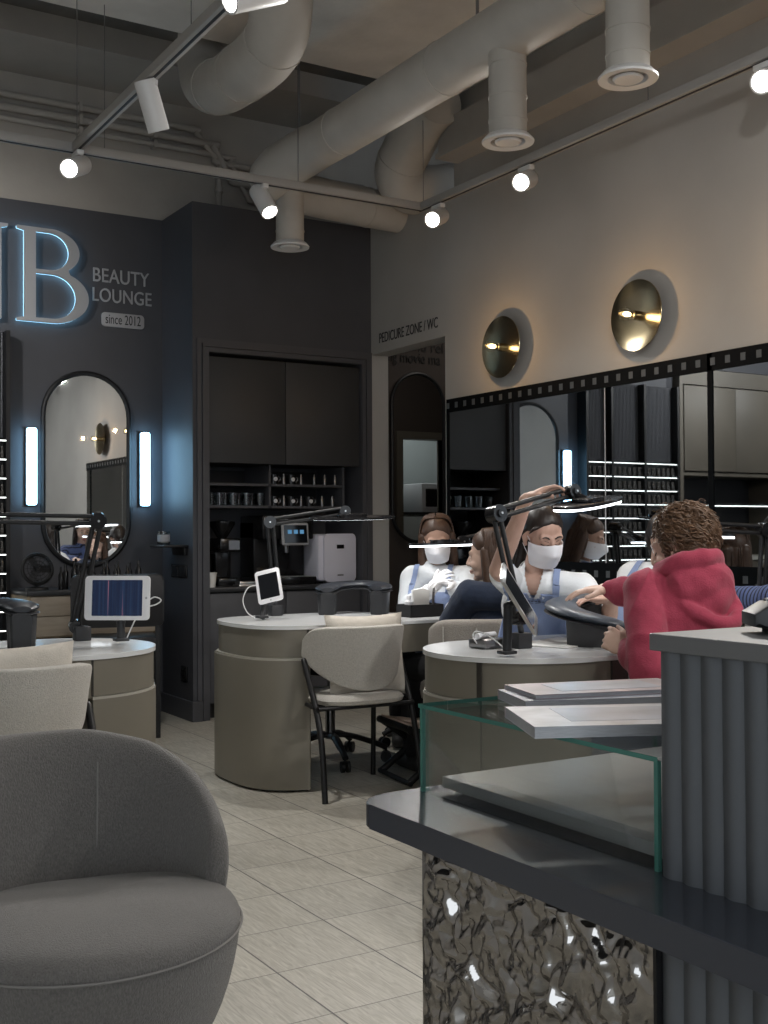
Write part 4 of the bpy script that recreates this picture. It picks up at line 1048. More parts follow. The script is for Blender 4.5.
# ================================================================== ALONG THE LOGO WALL: drawer unit, fan, bottles, tall black chair
p0_, p1_ = on(26, 596, 1, 6.75), on(90, 596, 1, 6.75)
t = thing('drawer_unit', 'pale wood drawer unit with a dark top below the pill-shaped mirror', 'drawers', (1.915, 7.09, 0))
DZ0 = .84
b = NB(); bb(b, -.16, -.14, -.22, .22, .56, DZ0-.03); bb(b, .62, .64, -.22, .22, .56, DZ0-.03); bb(b, -.14, .62, -.20, .22, .56, DZ0-.03); obj('carcass', b, 'wood_light', t, smooth=False)
b = NB(); bb(b, -.165, .645, -.235, .225, DZ0-.03, DZ0, bev=.003); obj('top', b, 'counter_dark', t)
for k in range(2):
    b = NB(); bb(b, -.138, .618, -.222, -.20, .572+.118*k, .572+.118*k+.114, bev=.002); obj('drawer', b, 'wood_pale', t)
b = NB(); bb(b, -.15, .63, -.17, .2, 0, .56); obj('plinth', b, 'inner_dark', t, smooth=False)  # dark block fills the black gap below the wall-mounted drawers
t = thing('table_fan', 'small black desk fan on the drawer unit', 'fan', (1.845, 7.0, DZ0))
b = NB(); lathe(b, [(.001, 0), (.07, 0), (.065, .015), (.012, .022), (.012, .06), (.001, .06)], seg=24); obj('base', b, 'black', t)
Mf = Matrix.Translation((0, -.01, .125)) @ Matrix.Rotation(R(80), 4, 'X')
b = NB()
for r in (.085, .065, .045, .025):
    tube(b, [Mf @ V((r*cos(2*PI*k/28), r*sin(2*PI*k/28), .025-(.085-r)*.0)) for k in range(29)], .0022, 5, caps=False)
for k in range(14): a = 2*PI*k/14; rod(b, Mf @ V((0, 0, .028)), Mf @ V((.085*cos(a), .085*sin(a), .022)), .0016, seg=5)
tube(b, [Mf @ V((.088*cos(2*PI*k/28), .088*sin(2*PI*k/28), 0)) for k in range(29)], .012, 8, caps=False); obj('cage', b, 'black', t)
b = NB()
for k in range(3):
    a = 2*PI*k/3; box(b, Mf @ V((.042*cos(a), .042*sin(a), .0)), (.07, .045, .003), rot=(Mf.to_3x3().to_4x4() @ Matrix.Rotation(a, 4, 'Z') @ Matrix.Rotation(R(25), 4, 'X')))
ell(b, Mf @ V((0, 0, 0)), (.018, .018, .018)); obj('blades', b, 'plastic_dark', t)
b = NB(); lathe(b, [(.001, 0), (.017, 0), (.018, .003), (.018, .075), (.007, .09), (.007, .115), (.001, .115)], seg=14)
bt = obj('dropper_bottle', b, 'black_gloss', origin=(0, 0, 0)); n = 0
for k, x in enumerate((1.975, 2.02, 2.055, 2.10, 2.15, 2.19, 2.235, 2.275, 2.31, 2.345, 2.385, 2.42, 2.455)):
    o = bt if n == 0 else bt.copy()
    if n: COL.objects.link(o)
    o.location = (x, 6.95+.06*(k % 2), DZ0); s = .95+.3*((k*7) % 5)/5; o.scale = (s*.9, s*.9, s*1.25); n += 1
    tag(o, 'small black dropper bottle in the row on the drawer unit', 'bottle', 'black bottles on the drawer unit')
for k, x in enumerate((2.395, 2.44)):
    b = NB(); bb(b, -.016, .016, -.012, .012, 0, .035, bev=.003); bb(b, -.008, .008, -.008, .008, .035, .075, bev=.003); o = obj('label_bottle', b, 'steel_dark', origin=(0, 0, 0)); o.location = (x+.0, 6.905, DZ0); tag(o, 'small grey bottle at the right end of the black bottle row', 'bottle', 'grey bottles on the drawer unit')
b = NB(); bb(b, -.07, .07, -.05, .05, 0, .05, bev=.01); o = obj('storage_box', b, 'black_gloss', origin=(0, 0, 0)); o.location = (2.415, 7.02, DZ0); o.rotation_euler.z = .1
o.location = (2.43, 7.10, DZ0); tag(o, 'small black box at the right end of the drawer unit', 'box')
# tall black make-up chair, its broad back toward the room
t = thing('makeup_chair', 'tall black chair with a broad square back behind the blue tablet', 'chair', (2.20, 6.61, 0), R(-15))
b = NB(); prism(b, rrect(.52, .30, .035), -.02, .02, bev=.012, M=Matrix.Translation((0, -.16, .79)) @ M_BACK); obj('backrest', b, 'leather_black', t)
b = NB(); prism(b, rrect(.46, .36, .03), .52, .58, bev=.014); obj('seat', b, 'leather_black', t)
for sx in (-1, 1):
    for sy in (-1, 1):
        b = NB(); bb(b, sx*.225-.014, sx*.225+.014, sy*.16-.014, sy*.16+.014, 0, .53 if sy > 0 else .72); obj('leg', b, 'black', t, smooth=False)
b = NB(); bb(b, -.225, .225, -.172, -.15, .20, .225); bb(b, -.225, .225, .15, .172, .20, .225); bb(b, -.235, -.215, -.16, .16, .28, .30); bb(b, .215, .235, -.16, .16, .28, .30); obj('footrest', b, 'black', t, smooth=False)

# ================================================================== RECEPTION DESK
t = thing('reception_desk', 'dark reception desk with a fluted raised counter and a hammered metal front', 'desk', (1.0, 1.0, 0))
O = V((-1.0, -1.0, 0))
poly = []
for cx, cy, a0 in ((1.005, 1.555, 90), ):
    poly += [(cx+.085*cos(R(a0+90*k/10)), cy+.055*sin(R(a0+90*k/10))) for k in range(11)]
poly += [(.92, -1.2), (1.95, -1.2), (1.95, 1.61)]
b = NB(); prism(b, [(x-1, y-1) for x, y in poly], .712, .75, bev=.002, seg=1); obj('desk_slab', b, 'desk_slab', t, smooth=False)
# hammered metal front, really rippled
PX = .958
ya = on(422.5, 930, 0, PX).y; yb = on(657.5, 960, 0, PX).y
b = NB(); NUy, NUz = 210, 250
def ham(u, v):
    y, z = ya+(yb-ya)*u, .0+.712*v
    q = V((y*29, z*26, 3.1)); w = V((noise.noise(q*.7), noise.noise(q*.7+V((5, 2, 1))), 0))*.9
    d = 1.5*noise.noise(q+w) + .75*noise.noise(q*2.1+w*1.3) + .2*noise.noise(q*4.3)
    e = min(1, u*14, (1-u)*14, v*18+.2)
    return V((PX-1-.0112*d*e, y-1, z))
sheet(b, ham, NUy, NUz); obj('hammered_front', b, 'hammered', t, ang=180)
b = NB(); bb(b, PX-1+.02, .95, yb-1, ya-1, 0, .712); obj('plinth_core', b, 'reception_grey', t, smooth=False)
b = NB(); bb(b, PX-1.006, PX-1+.02, yb-.004-1, yb-1+.001, 0, .712); obj('edge_strip', b, 'black', t, smooth=False)
def fluted(y0, y1, z0, z1, x, pitch=.0325, depth=.006):
    P = []; y = y0; n = 0
    yy = y1
    while yy > y0:
        for k in range(7):
            s = k/6; P.append((x+depth*(1-sin(PI*min(1, s*.98))), yy-pitch*s*.999))
        yy -= pitch
    P = [(px-1, py-1) for px, py in P] + [(x+.25-1, yy-1), (x+.25-1, y1-1)]
    bm = NB(); prism(bm, P, z0, z1); return bm
obj('fluted_front', fluted(-1.2, yb-.004, 0, .712, PX-.002), 'reception_grey', t, ang=30)
obj('fluted_counter', fluted(-1.2, 1.042, .75, 1.024, 1.027), 'reception_grey', t, ang=30)
b = NB(); bb(b, .245, .95, -2.2, .042, .75, 1.024); obj('counter_core', b, 'reception_grey', t, smooth=False)
b = NB(); bb(b, .024, .95, -2.2, .053, 1.024, 1.045, bev=.0015); obj('counter_top', b, 'reception_top', t, smooth=False)
# glass display case
t = thing('glass_display_case', 'low glass display case standing on the reception desk', 'display case', (1.037, 1.589, .75))
gx0, gx1, gy0, gy1, gz1 = 0, .52, -.535, 0, .142
for nm, a in (('front_pane', (gx0, gx0+.006, gy0, gy1, 0, gz1-.007)), ('side_pane', (gx0+.006, gx1, gy1-.006, gy1, 0, gz1-.007)), ('back_pane', (gx1-.006, gx1, gy0, gy1-.006, 0, gz1-.007)), ('side_pane', (gx0+.006, gx1-.006, gy0, gy0+.006, 0, gz1-.007)), ('top_pane', (gx0-.002, gx1+.002, gy0-.002, gy1+.002, gz1-.0068, gz1))):
    b = NB(); bb(b, *a); obj(nm, b, 'glass_clear', t, smooth=False)
b = NB()
for (x, y) in ((gx0+.003, gy0+.003), (gx0+.003, gy1-.003), (gx1-.003, gy1-.003)): bb(b, x-.0032, x+.0032, y-.0032, y+.0032, 0, gz1-.006)
bb(b, gx0-.0025, gx0-.0015, gy0-.002, gy1+.002, gz1-.0066, gz1-.0004); bb(b, gx0-.002, gx1, gy1+.0015, gy1+.0025, gz1-.0066, gz1-.0004)
mat('glass_edge', (.10, .30, .25), .12, trans=.3, ior=1.4); obj('green_edge', b, 'glass_edge', t, smooth=False)
b = NB(); bb(b, gx0+.022, gx1-.012, gy0+.012, gy1-.03, .009, .027, bev=.001); obj('display_board', b, 'board_grey', t, smooth=False)
b = NB(); bb(b, gx0+.075, gx1-.06, gy0+.05, gy1-.07, .0, .009); obj('board_foot', b, 'black', t, smooth=False)
def magazine(lab, c, rz, w, h, th, cover, z):
    t = thing('magazine', lab, 'magazine', (c[0], c[1], z), rz)
    b = NB()
    def f(u, v, top): 
        x, y = (u-.5)*w, (v-.5)*h; return V((x, y, th-.003*sin(PI*u)*v if top else .0006))
    bb(b, -w/2, w/2, -h/2, h/2, .001, th-.001); obj('pages', b, 'page_grey', t, smooth=False)
    for z0_ in (0, th-.001):
        b = NB(); bb(b, -w/2-.001, w/2+.001, -h/2-.001, h/2+.001, z0_, z0_+.001); obj('cover', b, cover, t, smooth=False)
    b = NB(); bb(b, -w*.30, w*.34, -h*.30, h*.36, th, th+.0004); obj('cover_picture', b, 'mag_blue', t, smooth=False)
    b = NB(); bb(b, -w/2-.0015, w/2+.0015, h/2, h/2+.002, 0, th); obj('spine', b, 'mag_pink', t, smooth=False)

def mag_at(lab, corner, ang, w, h, th, cover, z):
    e1 = V((cos(R(ang)), sin(R(ang)), 0)); e2 = V((-e1.y, e1.x, 0)); c = V((*corner, 0))+e1*w/2+e2*h/2
    magazine(lab, c, R(ang), w, h, th, cover, z)
ZG = .75+.1425
mag_at('nearest magazine on the glass case, corner over its front edge', (.988, 1.232), -25, .30, .18, .016, 'mag_beige', ZG)
mag_at('magazine lying behind the nearest one, lowest of its stack', (1.125, 1.425), -20, .30, .14, .016, 'mag_blue', ZG)
mag_at('magazine on top of the rear stack on the glass case', (1.15, 1.43), -16, .28, .13, .007, 'mag_pink', ZG+.0162)
t = thing('card_terminal', 'black card terminal on top of the fluted counter', 'card terminal', (1.180, .942, 1.045), R(-35)); t.scale = (.85, .85, .85)
b = NB(); P = [(-.085, .012), (-.085, .03), (-.06, .045), (.075, .062), (.09, .05), (.09, .012), (.06, .006), (-.05, .006)]
prism(b, P, -.04, .04, bev=.006, M=Matrix(((1, 0, 0, 0), (0, 0, -1, 0), (0, 1, 0, 0), (0, 0, 0, 1)))); obj('body', b, 'plastic_dark', t)
b = NB(); box(b, (.035, 0, .0585), (.06, .06, .003), rot=Euler((0, R(-7), 0))); obj('screen', b, 'orange', t, smooth=False)
b = NB()
for i in range(4):
    for j in range(3): box(b, (-.05+.018*i, -.022+.022*j, .047+.0022*i), (.012, .015, .005), rot=Euler((0, R(-7), 0)), bev=.001)
obj('keypad', b, 'steel_dark', t)
for x in (-.05, .06):
    for y in (-.03, .03): b = NB(); rod(b, (x, y, 0), (x, y, .012), .007); obj('foot', b, 'black', t)
# narrow ledge under the long mirror
b = NB(); bb(b, XW-.07, XW, MY0, 5.90, .862, .888, bev=.004); tag(obj('mirror_ledge', b, 'cream', origin=(XW-.03, 3.6, .875)), 'narrow pale ledge along the wall under the long mirror', 'ledge')
# ================================================================== PEOPLE
class Fig:
    """collects closed pieces that are fused into one continuous surface"""
    def __init__(s): s.b = NB()
    def cap(s, p, q, r0, r1=None, n=16):
        p, q = V(p), V(q); r1 = r0 if r1 is None else r1
        ell(s.b, p, (r0, r0, r0), None, n, 10); ell(s.b, q, (r1, r1, r1), None, n, 10)
        if (q-p).length > 1e-4: rod(s.b, p, q, r0, r1, n)
        return s
    def el(s, c, r, M=None, n=22): ell(s.b, c, r, M, n, 14); return s
    def mesh(s, vox, sm=4, fac=.5):
        me = bmesh_bake(s.b, [('REMESH', dict(mode='VOXEL', voxel_size=vox, use_smooth_shade=True)), ('SMOOTH', dict(factor=fac, iterations=sm))])
        return me
def fold(me, amp, sc_=9, seed=0, stretch=(1, 1, 1)):
    me2 = me; o = V((seed*3.7, seed*1.3, 0))
    ns = [v.normal.copy() for v in me2.vertices]
    for v, n_ in zip(me2.vertices, ns):
        q = V((v.co.x*stretch[0], v.co.y*stretch[1], v.co.z*stretch[2]))
        w = noise.noise(q*sc_*.6+o)*1.2
        d = noise.noise(q*sc_+o+V((w, w, -w))); r = 1-abs(d)*2.2
        v.co += n_*amp*(r*.6+.5*noise.noise(q*sc_*2.3+o))
    return me2
def basis(fwd, up):
    f = V(fwd).normalized(); u = V(up); u = (u-f*u.dot(f)).normalized(); x = f.cross(u)
    return Matrix((x, f, u)).transposed().to_4x4()          # local x = person's right, y = forward, z = up
def hand(F, w, d, n, t, curl=(.25, .35, .3), sc_=1.0, spread=.10, thumb=(.55, .75, .35), curls=None):
    """w wrist, d finger direction, n palm normal (palm side), t toward the thumb"""
    d = V(d).normalized(); n = V(n); n = (n-d*n.dot(d)).normalized(); t0 = V(t); s = d.cross(n); t = s if s.dot(t0) > 0 else -s
    M = Matrix((d, t, n)).transposed().to_4x4(); w = V(w)
    F.el(w+d*.045*sc_, (.050*sc_, .040*sc_, .0155*sc_), M)
    F.cap(w-d*.01*sc_, w+d*.02*sc_, .023*sc_, .021*sc_)
    offs = (.030, .0105, -.0095, -.0285); lens = (.070, .079, .073, .056); rad = (.0086, .0088, .0083, .0073)
    for i in range(4):
        cu = curls[i] if curls else curl
        b0 = w+d*(.084-.004*abs(i-1.3))*sc_+t*offs[i]*sc_
        F.cap(w+d*.025*sc_+t*offs[i]*.6*sc_, b0, .0125*sc_, .0105*sc_, 10)
        dd = (d+t*spread*(1.3-i)).normalized(); p = b0; r = rad[i]*sc_
        for k, fr in enumerate((.45, .31, .24)):
            ax = t.cross(n) if False else t
            ang = cu[k]; nn = n - dd*n.dot(dd); nn.normalize()
            dd = (dd*cos(ang)+nn*sin(ang)).normalized()
            q = p+dd*lens[i]*fr*sc_; F.cap(p, q, r, r*.90, 10); p = q; r *= .90
    p = w+d*.022*sc_+t*.026*sc_; td = (d*thumb[0]+t*thumb[1]+n*thumb[2]).normalized()
    F.cap(w+d*.012*sc_+t*.012*sc_, p+td*.02*sc_, .0165*sc_, .0125*sc_, 12); p = p+td*.02*sc_
    q = p+td*.032*sc_; F.cap(p, q, .0112*sc_, .0100*sc_, 10); td = (td+d*.5).normalized(); F.cap(q, q+td*.026*sc_, .0100*sc_, .0080*sc_, 10)
def head(F, c, M, s=1.0, ears=True):
    L = lambda x, y, z: c+(M @ V((x*s, y*s, z*s)))
    E_ = lambda p, r: F.el(L(*p), (r[0]*s, r[1]*s, r[2]*s), M)
    E_((0, -.014, .035), (.073, .094, .083)); E_((0, .028, -.015), (.061, .062, .088)); E_((0, .036, -.072), (.046, .046, .036)); E_((0, .070, -.098), (.020, .016, .015))
    E_((.033, .056, -.034), (.027, .026, .024)); E_((-.033, .056, -.034), (.027, .026, .024))
    F.cap(L(-.040, .072, .022), L(.040, .072, .022), .0125*s, None, 10)
    F.cap(L(0, .084, .016), L(0, .105, -.026), .0085*s, .0125*s, 12); E_((.0115, .094, -.031), (.009, .010, .008)); E_((-.0115, .094, -.031), (.009, .010, .008))
    E_((0, .089, -.060), (.023, .011, .0062)); E_((0, .087, -.070), (.020, .011, .0068))
    E_((.028, .071, .003), (.017, .012, .010)); E_((-.028, .071, .003), (.017, .012, .010))
    if ears:
        for sx in (-1, 1):
            E_((sx*.076, -.006, -.002), (.008, .019, .031)); E_((sx*.081, -.013, .006), (.006, .012, .022)); E_((sx*.075, .0, -.028), (.007, .010, .010))
def child(me, name, m, root, O):
    me.transform(Matrix.Translation(-O)); return mobj(name, me, m, root, ang=80)
def strands(bm, c, M, s, starts, r=.0042, seg=5):
    for P in starts:
        P = [c+(M @ (V(p)*s)) for p in P]; P = catmull(P, 4); n = len(P)
        tube(bm, P, [r*s*(.55+.45*sin(PI*min(1, .15+.85*(1-k/(n-1)))))*(1 if k < n-1 else .3) for k in range(n)], seg)
HB = None
def scalp(c, M, s, off, line, seed=0, groove=.0012):
    # a layer of hair laid on the head itself, from the crown down to the hairline
    T = lambda p: c+(M @ (V(p)*s)); c0 = V((0, -.012, .03))
    def zl(d):
        d = abs(d)
        for (a, p), (b_, q) in zip(line, line[1:]):
            if d <= b_: return p+(q-p)*(d-a)/(b_-a)
        return line[-1][1]
    dc = (V((0, -.03, .125))-c0).normalized()
    def f(u, v):
        ph = -180+360*u; v = v**.9; dd = (V((.080*sin(R(ph)), .092*cos(R(ph))-.010, zl(ph)))-c0).normalized()
        d = dc.lerp(dd, v).normalized(); o = c0+d*.3
        h, n_, i_, t_ = HB.ray_cast(T(o), M.to_3x3() @ -d)
        r = (h-T(c0)).length/s if h is not None else .1
        r = min(r, .112)+off*(1-.85*v**7)+groove*noise.noise(V((ph*.35, v*2.2, seed)))
        return T(c0+d*r)
    b = NB(); sheet(b, f, 90, 26); bmesh.ops.remove_doubles(b, verts=b.verts, dist=.0003)
    me = bmesh_bake(b, [('SMOOTH', dict(iterations=2, factor=.4)), ('SOLIDIFY', dict(thickness=.006*s, offset=-1))]); b = NB(); b.from_mesh(me); return b
LINE = [(0, .088), (12, .080), (28, .072), (45, .052), (62, .030), (80, .030), (94, .0), (110, -.035), (140, -.07), (180, -.085)]
def hair_long(c, M, s, length, side=.085, back=True, seed=1, n=170, part=0, fall=None):
    rnd = random.Random(seed); F = Fig()
    T = lambda x, y, z: c+(M @ (V((x, y, z))*s)); 
    F.el(T(0, -.045, -.005), (.080*s, .070*s, .095*s), M)
    for sx in (-1, 1):
        F.cap(T(sx*.074, -.012, .02), T(sx*side, -.012, -.09), .026*s, .026*s); F.cap(T(sx*side, -.012, -.09), T(sx*(side+.012), -.008, -length), .026*s, .016*s)
    for x in (-.045, 0, .045): F.cap(T(x, -.085, 0), T(x*1.1, -.085, -length), .035*s, .02*s)
    me = F.mesh(.006*s, 4); fold(me, .0025*s, 30, seed, (2, 2, .3))
    b = scalp(c, M, s, .013, LINE, seed, .002); b.from_mesh(me); L = []
    for k in range(n):
        a = rnd.uniform(-.15, PI+.15)+PI       # around the back half, both sides
        sx = 1 if cos(a) > 0 else -1
        y0 = rnd.uniform(-.09, .02); zt = .131-.35*max(0, abs(y0+.02)-.05)
        yb = -.022+.082*sin(a)*.9+rnd.uniform(-.01, .01); xb = cos(a)*side
        l = length*rnd.uniform(.82, 1.03)
        L.append([(part+sx*.004, y0, zt), (sx*.055*abs(cos(a))**.4+xb*.15, (y0*.5+yb*.5), .112), (xb*.98+sx*.012*abs(cos(a)), yb*1.05, .035), (xb*1.12, yb*1.15, -.06), (xb*1.15+rnd.uniform(-.008, .008), yb*1.1, -l)])
    strands(b, c, M, s, L); me = bpy.data.meshes.new('h'); b.to_mesh(me); b.free(); return me
def hair_tied(c, M, s, seed=2, tail=True):
    rnd = random.Random(seed); F = Fig(); T = lambda x, y, z: c+(M @ (V((x, y, z))*s))
    F.el(T(0, -.055, .0), (.066*s, .060*s, .075*s), M)
    if tail:
        F.cap(T(0, -.105, .0), T(.02, -.125, -.05), .030*s, .034*s); F.cap(T(.02, -.125, -.05), T(.05, -.10, -.16), .034*s, .030*s); F.cap(T(.05, -.10, -.16), T(.075, -.07, -.25), .03*s, .016*s)
    me = F.mesh(.005*s, 5); b = scalp(c, M, s, .0085, LINE, seed, .0014); b.from_mesh(me); L = []
    for k in range(0):
        sx = rnd.choice((-1, 1)); y0 = rnd.uniform(-.05, .070); z0 = .050+.084*math.sqrt(max(.02, 1-((y0+.017)/.098)**2))
        L.append([(sx*.002, y0, z0+.001), (sx*.046, y0-.010, z0-.026+rnd.uniform(-.004, .004)), (sx*.0775, -.03+y0*.45, .04+y0*.3), (sx*.058, -.092, .0), (sx*.012, -.112, -.005)])
    if tail:
        for k in range(60):
            dx, dy = rnd.uniform(-.026, .026), rnd.uniform(-.026, .026)
            L.append([(dx*.7, -.105+dy*.6, 0), (.02+dx, -.125+dy, -.05), (.05+dx, -.10+dy, -.15), (.075+dx*.5, -.07+dy*.6, -.25+rnd.uniform(-.02, .03))])
    strands(b, c, M, s, L, .0036); me = bpy.data.meshes.new('h'); b.to_mesh(me); b.free(); return me
def hair_curly(c, M, s, seed=3, n=1700):
    rnd = random.Random(seed); F = Fig(); T = lambda x, y, z: c+(M @ (V((x, y, z))*s))
    F.el(T(0, -.026, .045), (.083*s, .099*s, .088*s), M); F.el(T(0, -.050, -.02), (.078*s, .068*s, .085*s), M)
    for k in range(0):
        a = rnd.uniform(0, 2*PI); z = rnd.uniform(-.04, .12); q = math.sqrt(max(.05, 1-((z-.045)/.1)**2)); y = -.028+.1*q*sin(a)
        if y > .045 and z < .09: continue
        F.el(T(.088*q*cos(a), y, z), (.03*s, .03*s, .028*s), M)
    me = F.mesh(.006*s, 2); fold(me, .004*s, 30, seed); b = NB(); b.from_mesh(me)
    for k in range(n):
        a = rnd.uniform(0, 2*PI); z = rnd.uniform(-.085, .136); q = math.sqrt(max(.02, 1-((z-.035)/.104)**2)); y = -.030+.100*q*sin(a); x = .086*q*cos(a)
        if y > .04 and z < .085: continue
        p = V((x, y, z)); nrm = V((x, y+.03, (z-.03)*.8)).normalized(); fl = V((rnd.uniform(-.3, .3), rnd.uniform(-.9, .0), -1+rnd.uniform(-.2, .7))); fl = (fl-nrm*fl.dot(nrm)).normalized(); sd = nrm.cross(fl)
        ln = rnd.uniform(.03, .065); ph = rnd.uniform(0, 6); am = rnd.uniform(.003, .0075); P = []
        for j in range(9):
            u = j/8; P.append(p+fl*ln*u+sd*am*sin(ph+u*7)*1.3+nrm*(.006+am*.8*cos(ph+u*7)-.008*u*u+rnd.uniform(0, .003)))
        P = [c+(M @ (v*s)) for v in P]; tube(b, P, [.0024*s*(1.1-.8*abs(j/8-.3)) for j in range(9)], 4)
    for k in range(14):      # loose ends standing out at the crown
        a = rnd.uniform(0, 2*PI); x, y = .05*cos(a), -.03+.06*sin(a); P = [(x, y, .122), (x*1.3, -.03+(y+.03)*1.3, .143+rnd.uniform(0, .006)), (x*1.6, -.03+(y+.03)*1.6, .146+rnd.uniform(-.02, .006))]
        tube(b, catmull([c+(M @ (V(v)*s)) for v in P], 4), .0007*s, 4)
    me = bpy.data.meshes.new('h'); b.to_mesh(me); b.free(); return me
def mask_mesh(c, M, s):
    b = NB()
    def f(u, v):
        a = R(-80+160*u); z = -.012-.097*v
        k = sin(PI*min(1, .12+v*.88)); bulge = .018*k*cos(a)**2+.018*cos(a)**6*sin(PI*min(1, v*1.5+.05))
        rx, ry = .072-.014*v*v, .098+bulge-.016*(v**3)
        pl = .0012*sin(v*PI*7)
        return c+(M @ (V((rx*sin(a)*(1+.02*cos(a)), .004+(ry+pl)*cos(a)*.98, z+.014*(1-abs(sin(a)))*(1-v)-.012*(1-v)*0))*s))
    sheet(b, f, 30, 26)
    return bmesh_bake(b, [('SOLIDIFY', dict(thickness=.0022*s, offset=1))])
def person(lab, J, skin='skin', hair=None, hair_m='hair_brown', top='shirt_white', sleeve='short', pants='trouser_black', vox=.004, face=True, hood=False, mask=False, apron=False, gloves=False, eyes='down', collar=False, handsR={}, handsL={}, headscale=1.0, hem=True, fold_amp=.006, brow='lash'):
    pel, chest, neck, hc = (V(J[k]) for k in ('pel', 'chest', 'neck', 'head'))
    O = V((pel.x, pel.y, 0)); sR, sL, eR, eL, wR, wL = (V(J[k]) for k in ('sR', 'sL', 'eR', 'eL', 'wR', 'wL'))
    fwd = V(J['fwd']); side = (sR-sL).normalized(); upv = (neck-pel).normalized()
    TB = basis(side.cross(upv)*-1 if (side.cross(upv)*-1).dot(fwd) > 0 else side.cross(upv), upv)
    HM = basis(J['face'], J.get('headup', (0, 0, 1)))
    if 'roll' in J: HM = HM @ Matrix.Rotation(R(J['roll']), 4, 'Y')
    f2 = TB.to_3x3() @ V((0, 1, 0)); r2_ = TB.to_3x3() @ V((1, 0, 0))
    lf = V((fwd.x, fwd.y, 0)).normalized(); lr = V((lf.y, -lf.x, 0))
    legs = []
    for sg in (1, -1):
        h = pel+lr*sg*.085; k = h+lf*.40+lr*sg*.05+V((0, 0, .0)); k.z = pel.z-.02; a = k+lf*(-.04)+V((0, 0, 0)); a.z = .085
        if 'knee' in J: k = k+V(J['knee']); a = a+V(J['knee'])
        legs.append((h, k, a))
    # body
    F = Fig()
    F.el(pel, (.145, .10, .10), TB); F.cap(pel, chest, .095, .10); F.el(chest, (.138, .092, .15), TB)
    F.cap(sL, sR, .048); F.cap(neck-upv*.05, neck, .055, .05); F.cap(neck, hc-(HM @ V((0, .012, .06))), .049, .047)
    head(F, hc, HM, headscale)
    for (s_, e_, w_) in ((sR, eR, wR), (sL, eL, wL)):
        F.cap(s_, e_, .044, .036); mid = e_.lerp(w_, .35); F.cap(e_, mid, .035, .036); F.cap(mid, w_, .036, .0245)
    for h, k, a in legs:
        F.cap(h, k, .07, .05); F.cap(k, a, .05, .035); F.cap(a-V((0, 0, .045))-lf*.03, a-V((0, 0, .05))+lf*.13, .035, .03)
    if not gloves:
        hand(F, wR, **J['hR']); hand(F, wL, **J['hL'])
    me = F.mesh(vox, 3)
    me.transform(Matrix.Translation(-O)); root = mobj('person', me, skin, None, ang=80); root.location = O
    tag(root, lab, 'person')
    if gloves:
        for w_, h_, e_ in ((wR, J['hR'], eR), (wL, J['hL'], eL)):
            F = Fig(); hand(F, w_, **h_); F.cap(w_, w_.lerp(e_, .25), .027, .031); child(F.mesh(.0034, 3), 'glove', 'glove', root, O)
    # face
    hb = BVHTree.FromPolygons([v.co+O for v in root.data.vertices], [tuple(p.vertices) for p in root.data.polygons])
    yd = HM.to_3x3() @ V((0, 1, 0)); global HB; HB = hb
    def T(x, y, z): return hc+(HM @ (V((x, y, z))*headscale))
    def S(x, z, off=.0008):
        h, n_, i_, d_ = hb.ray_cast(T(x, .2, z), -yd)
        return (h if h is not None else T(x, .08, z))+yd*off
    if face:
        for sx in (-1, 1):
            b = NB(); tube(b, catmull([S(sx*.012, .019), S(sx*.024, .026), S(sx*.036, .027), S(sx*.050, .020)], 4), [.0016, .0026, .003, .0032, .0032, .0032, .0032, .003, .0028, .0024, .002, .0016, .0010], 6); child(_bm2me(b), 'eyebrow', brow, root, O)
            if eyes == 'down':
                b = NB(); tube(b, catmull([S(sx*.014, -.004, .001), S(sx*.022, -.0075, .0016), S(sx*.032, -.0085, .0018), S(sx*.044, -.003, .001)], 4), .0017, 6); child(_bm2me(b), 'eyelash', 'lash', root, O)
                b = NB(); tube(b, catmull([S(sx*.015, .006, .0002), S(sx*.030, .0105, .0002), S(sx*.045, .005, .0002)], 4), .0009, 6); child(_bm2me(b), 'eyelid_crease', brow, root, O)
            else:
                c0 = S(sx*.029, .003, 0)
                b = NB(); ell(b, c0-yd*.0035, (.0125*headscale, .0055*headscale, .0065*headscale), HM); e = child(_bm2me(b), 'eye', 'eye_white', root, O)
                b = NB(); ell(b, c0+yd*.0005, (.0052*headscale, .0025*headscale, .0055*headscale), HM); child(_bm2me(b), 'iris', 'eye_iris', root, O)
                b = NB(); tube(b, catmull([S(sx*.015, .006, .001), S(sx*.029, .0105, .0018), S(sx*.045, .005, .001)], 4), .0016, 6); child(_bm2me(b), 'eyelash', 'lash', root, O)
        if not mask:
            b = NB()
            def fl(u, v): 
                x = (u-.5)*.046; k = 1-(2*u-1)**2; return S(x, -.0635+(v-.5)*.020*k**.7, .0008+.003*k*sin(PI*v)*abs(cos(PI*v)))
            sheet(b, fl, 14, 8); child(_bm2me(b), 'lips', 'lip', root, O)
    if mask:
        child(mask_mesh(hc, HM, headscale), 'face_mask', 'mask_white', root, O)
        b = NB()
        for sx in (-1, 1):
            tube(b, catmull([T(sx*.068, .022, -.004), T(sx*.077, .004, .014), T(sx*.085, -.014, .022)], 4), .0014, 5); tube(b, catmull([T(sx*.058, .022, -.088), T(sx*.074, .002, -.05), T(sx*.082, -.012, -.028)], 4), .0014, 5)
        child(_bm2me(b), 'mask_strap', 'mask_white', root, O)
    if hair is not None: child(hair(hc, HM, headscale), 'hair', hair_m, root, O)
    # top
    F = Fig(); g = J.get('bulk', 1.0)
    F.el(pel+upv*.03, (.162*g, .122*g, .12), TB); F.cap(pel+upv*.02, chest, .112*g, .12*g); F.el(chest, (.158*g, .110*g, .168), TB)
    F.cap(sL, sR, .064*g); F.cap(neck-upv*.075, neck-upv*.022, .076*g, .064)
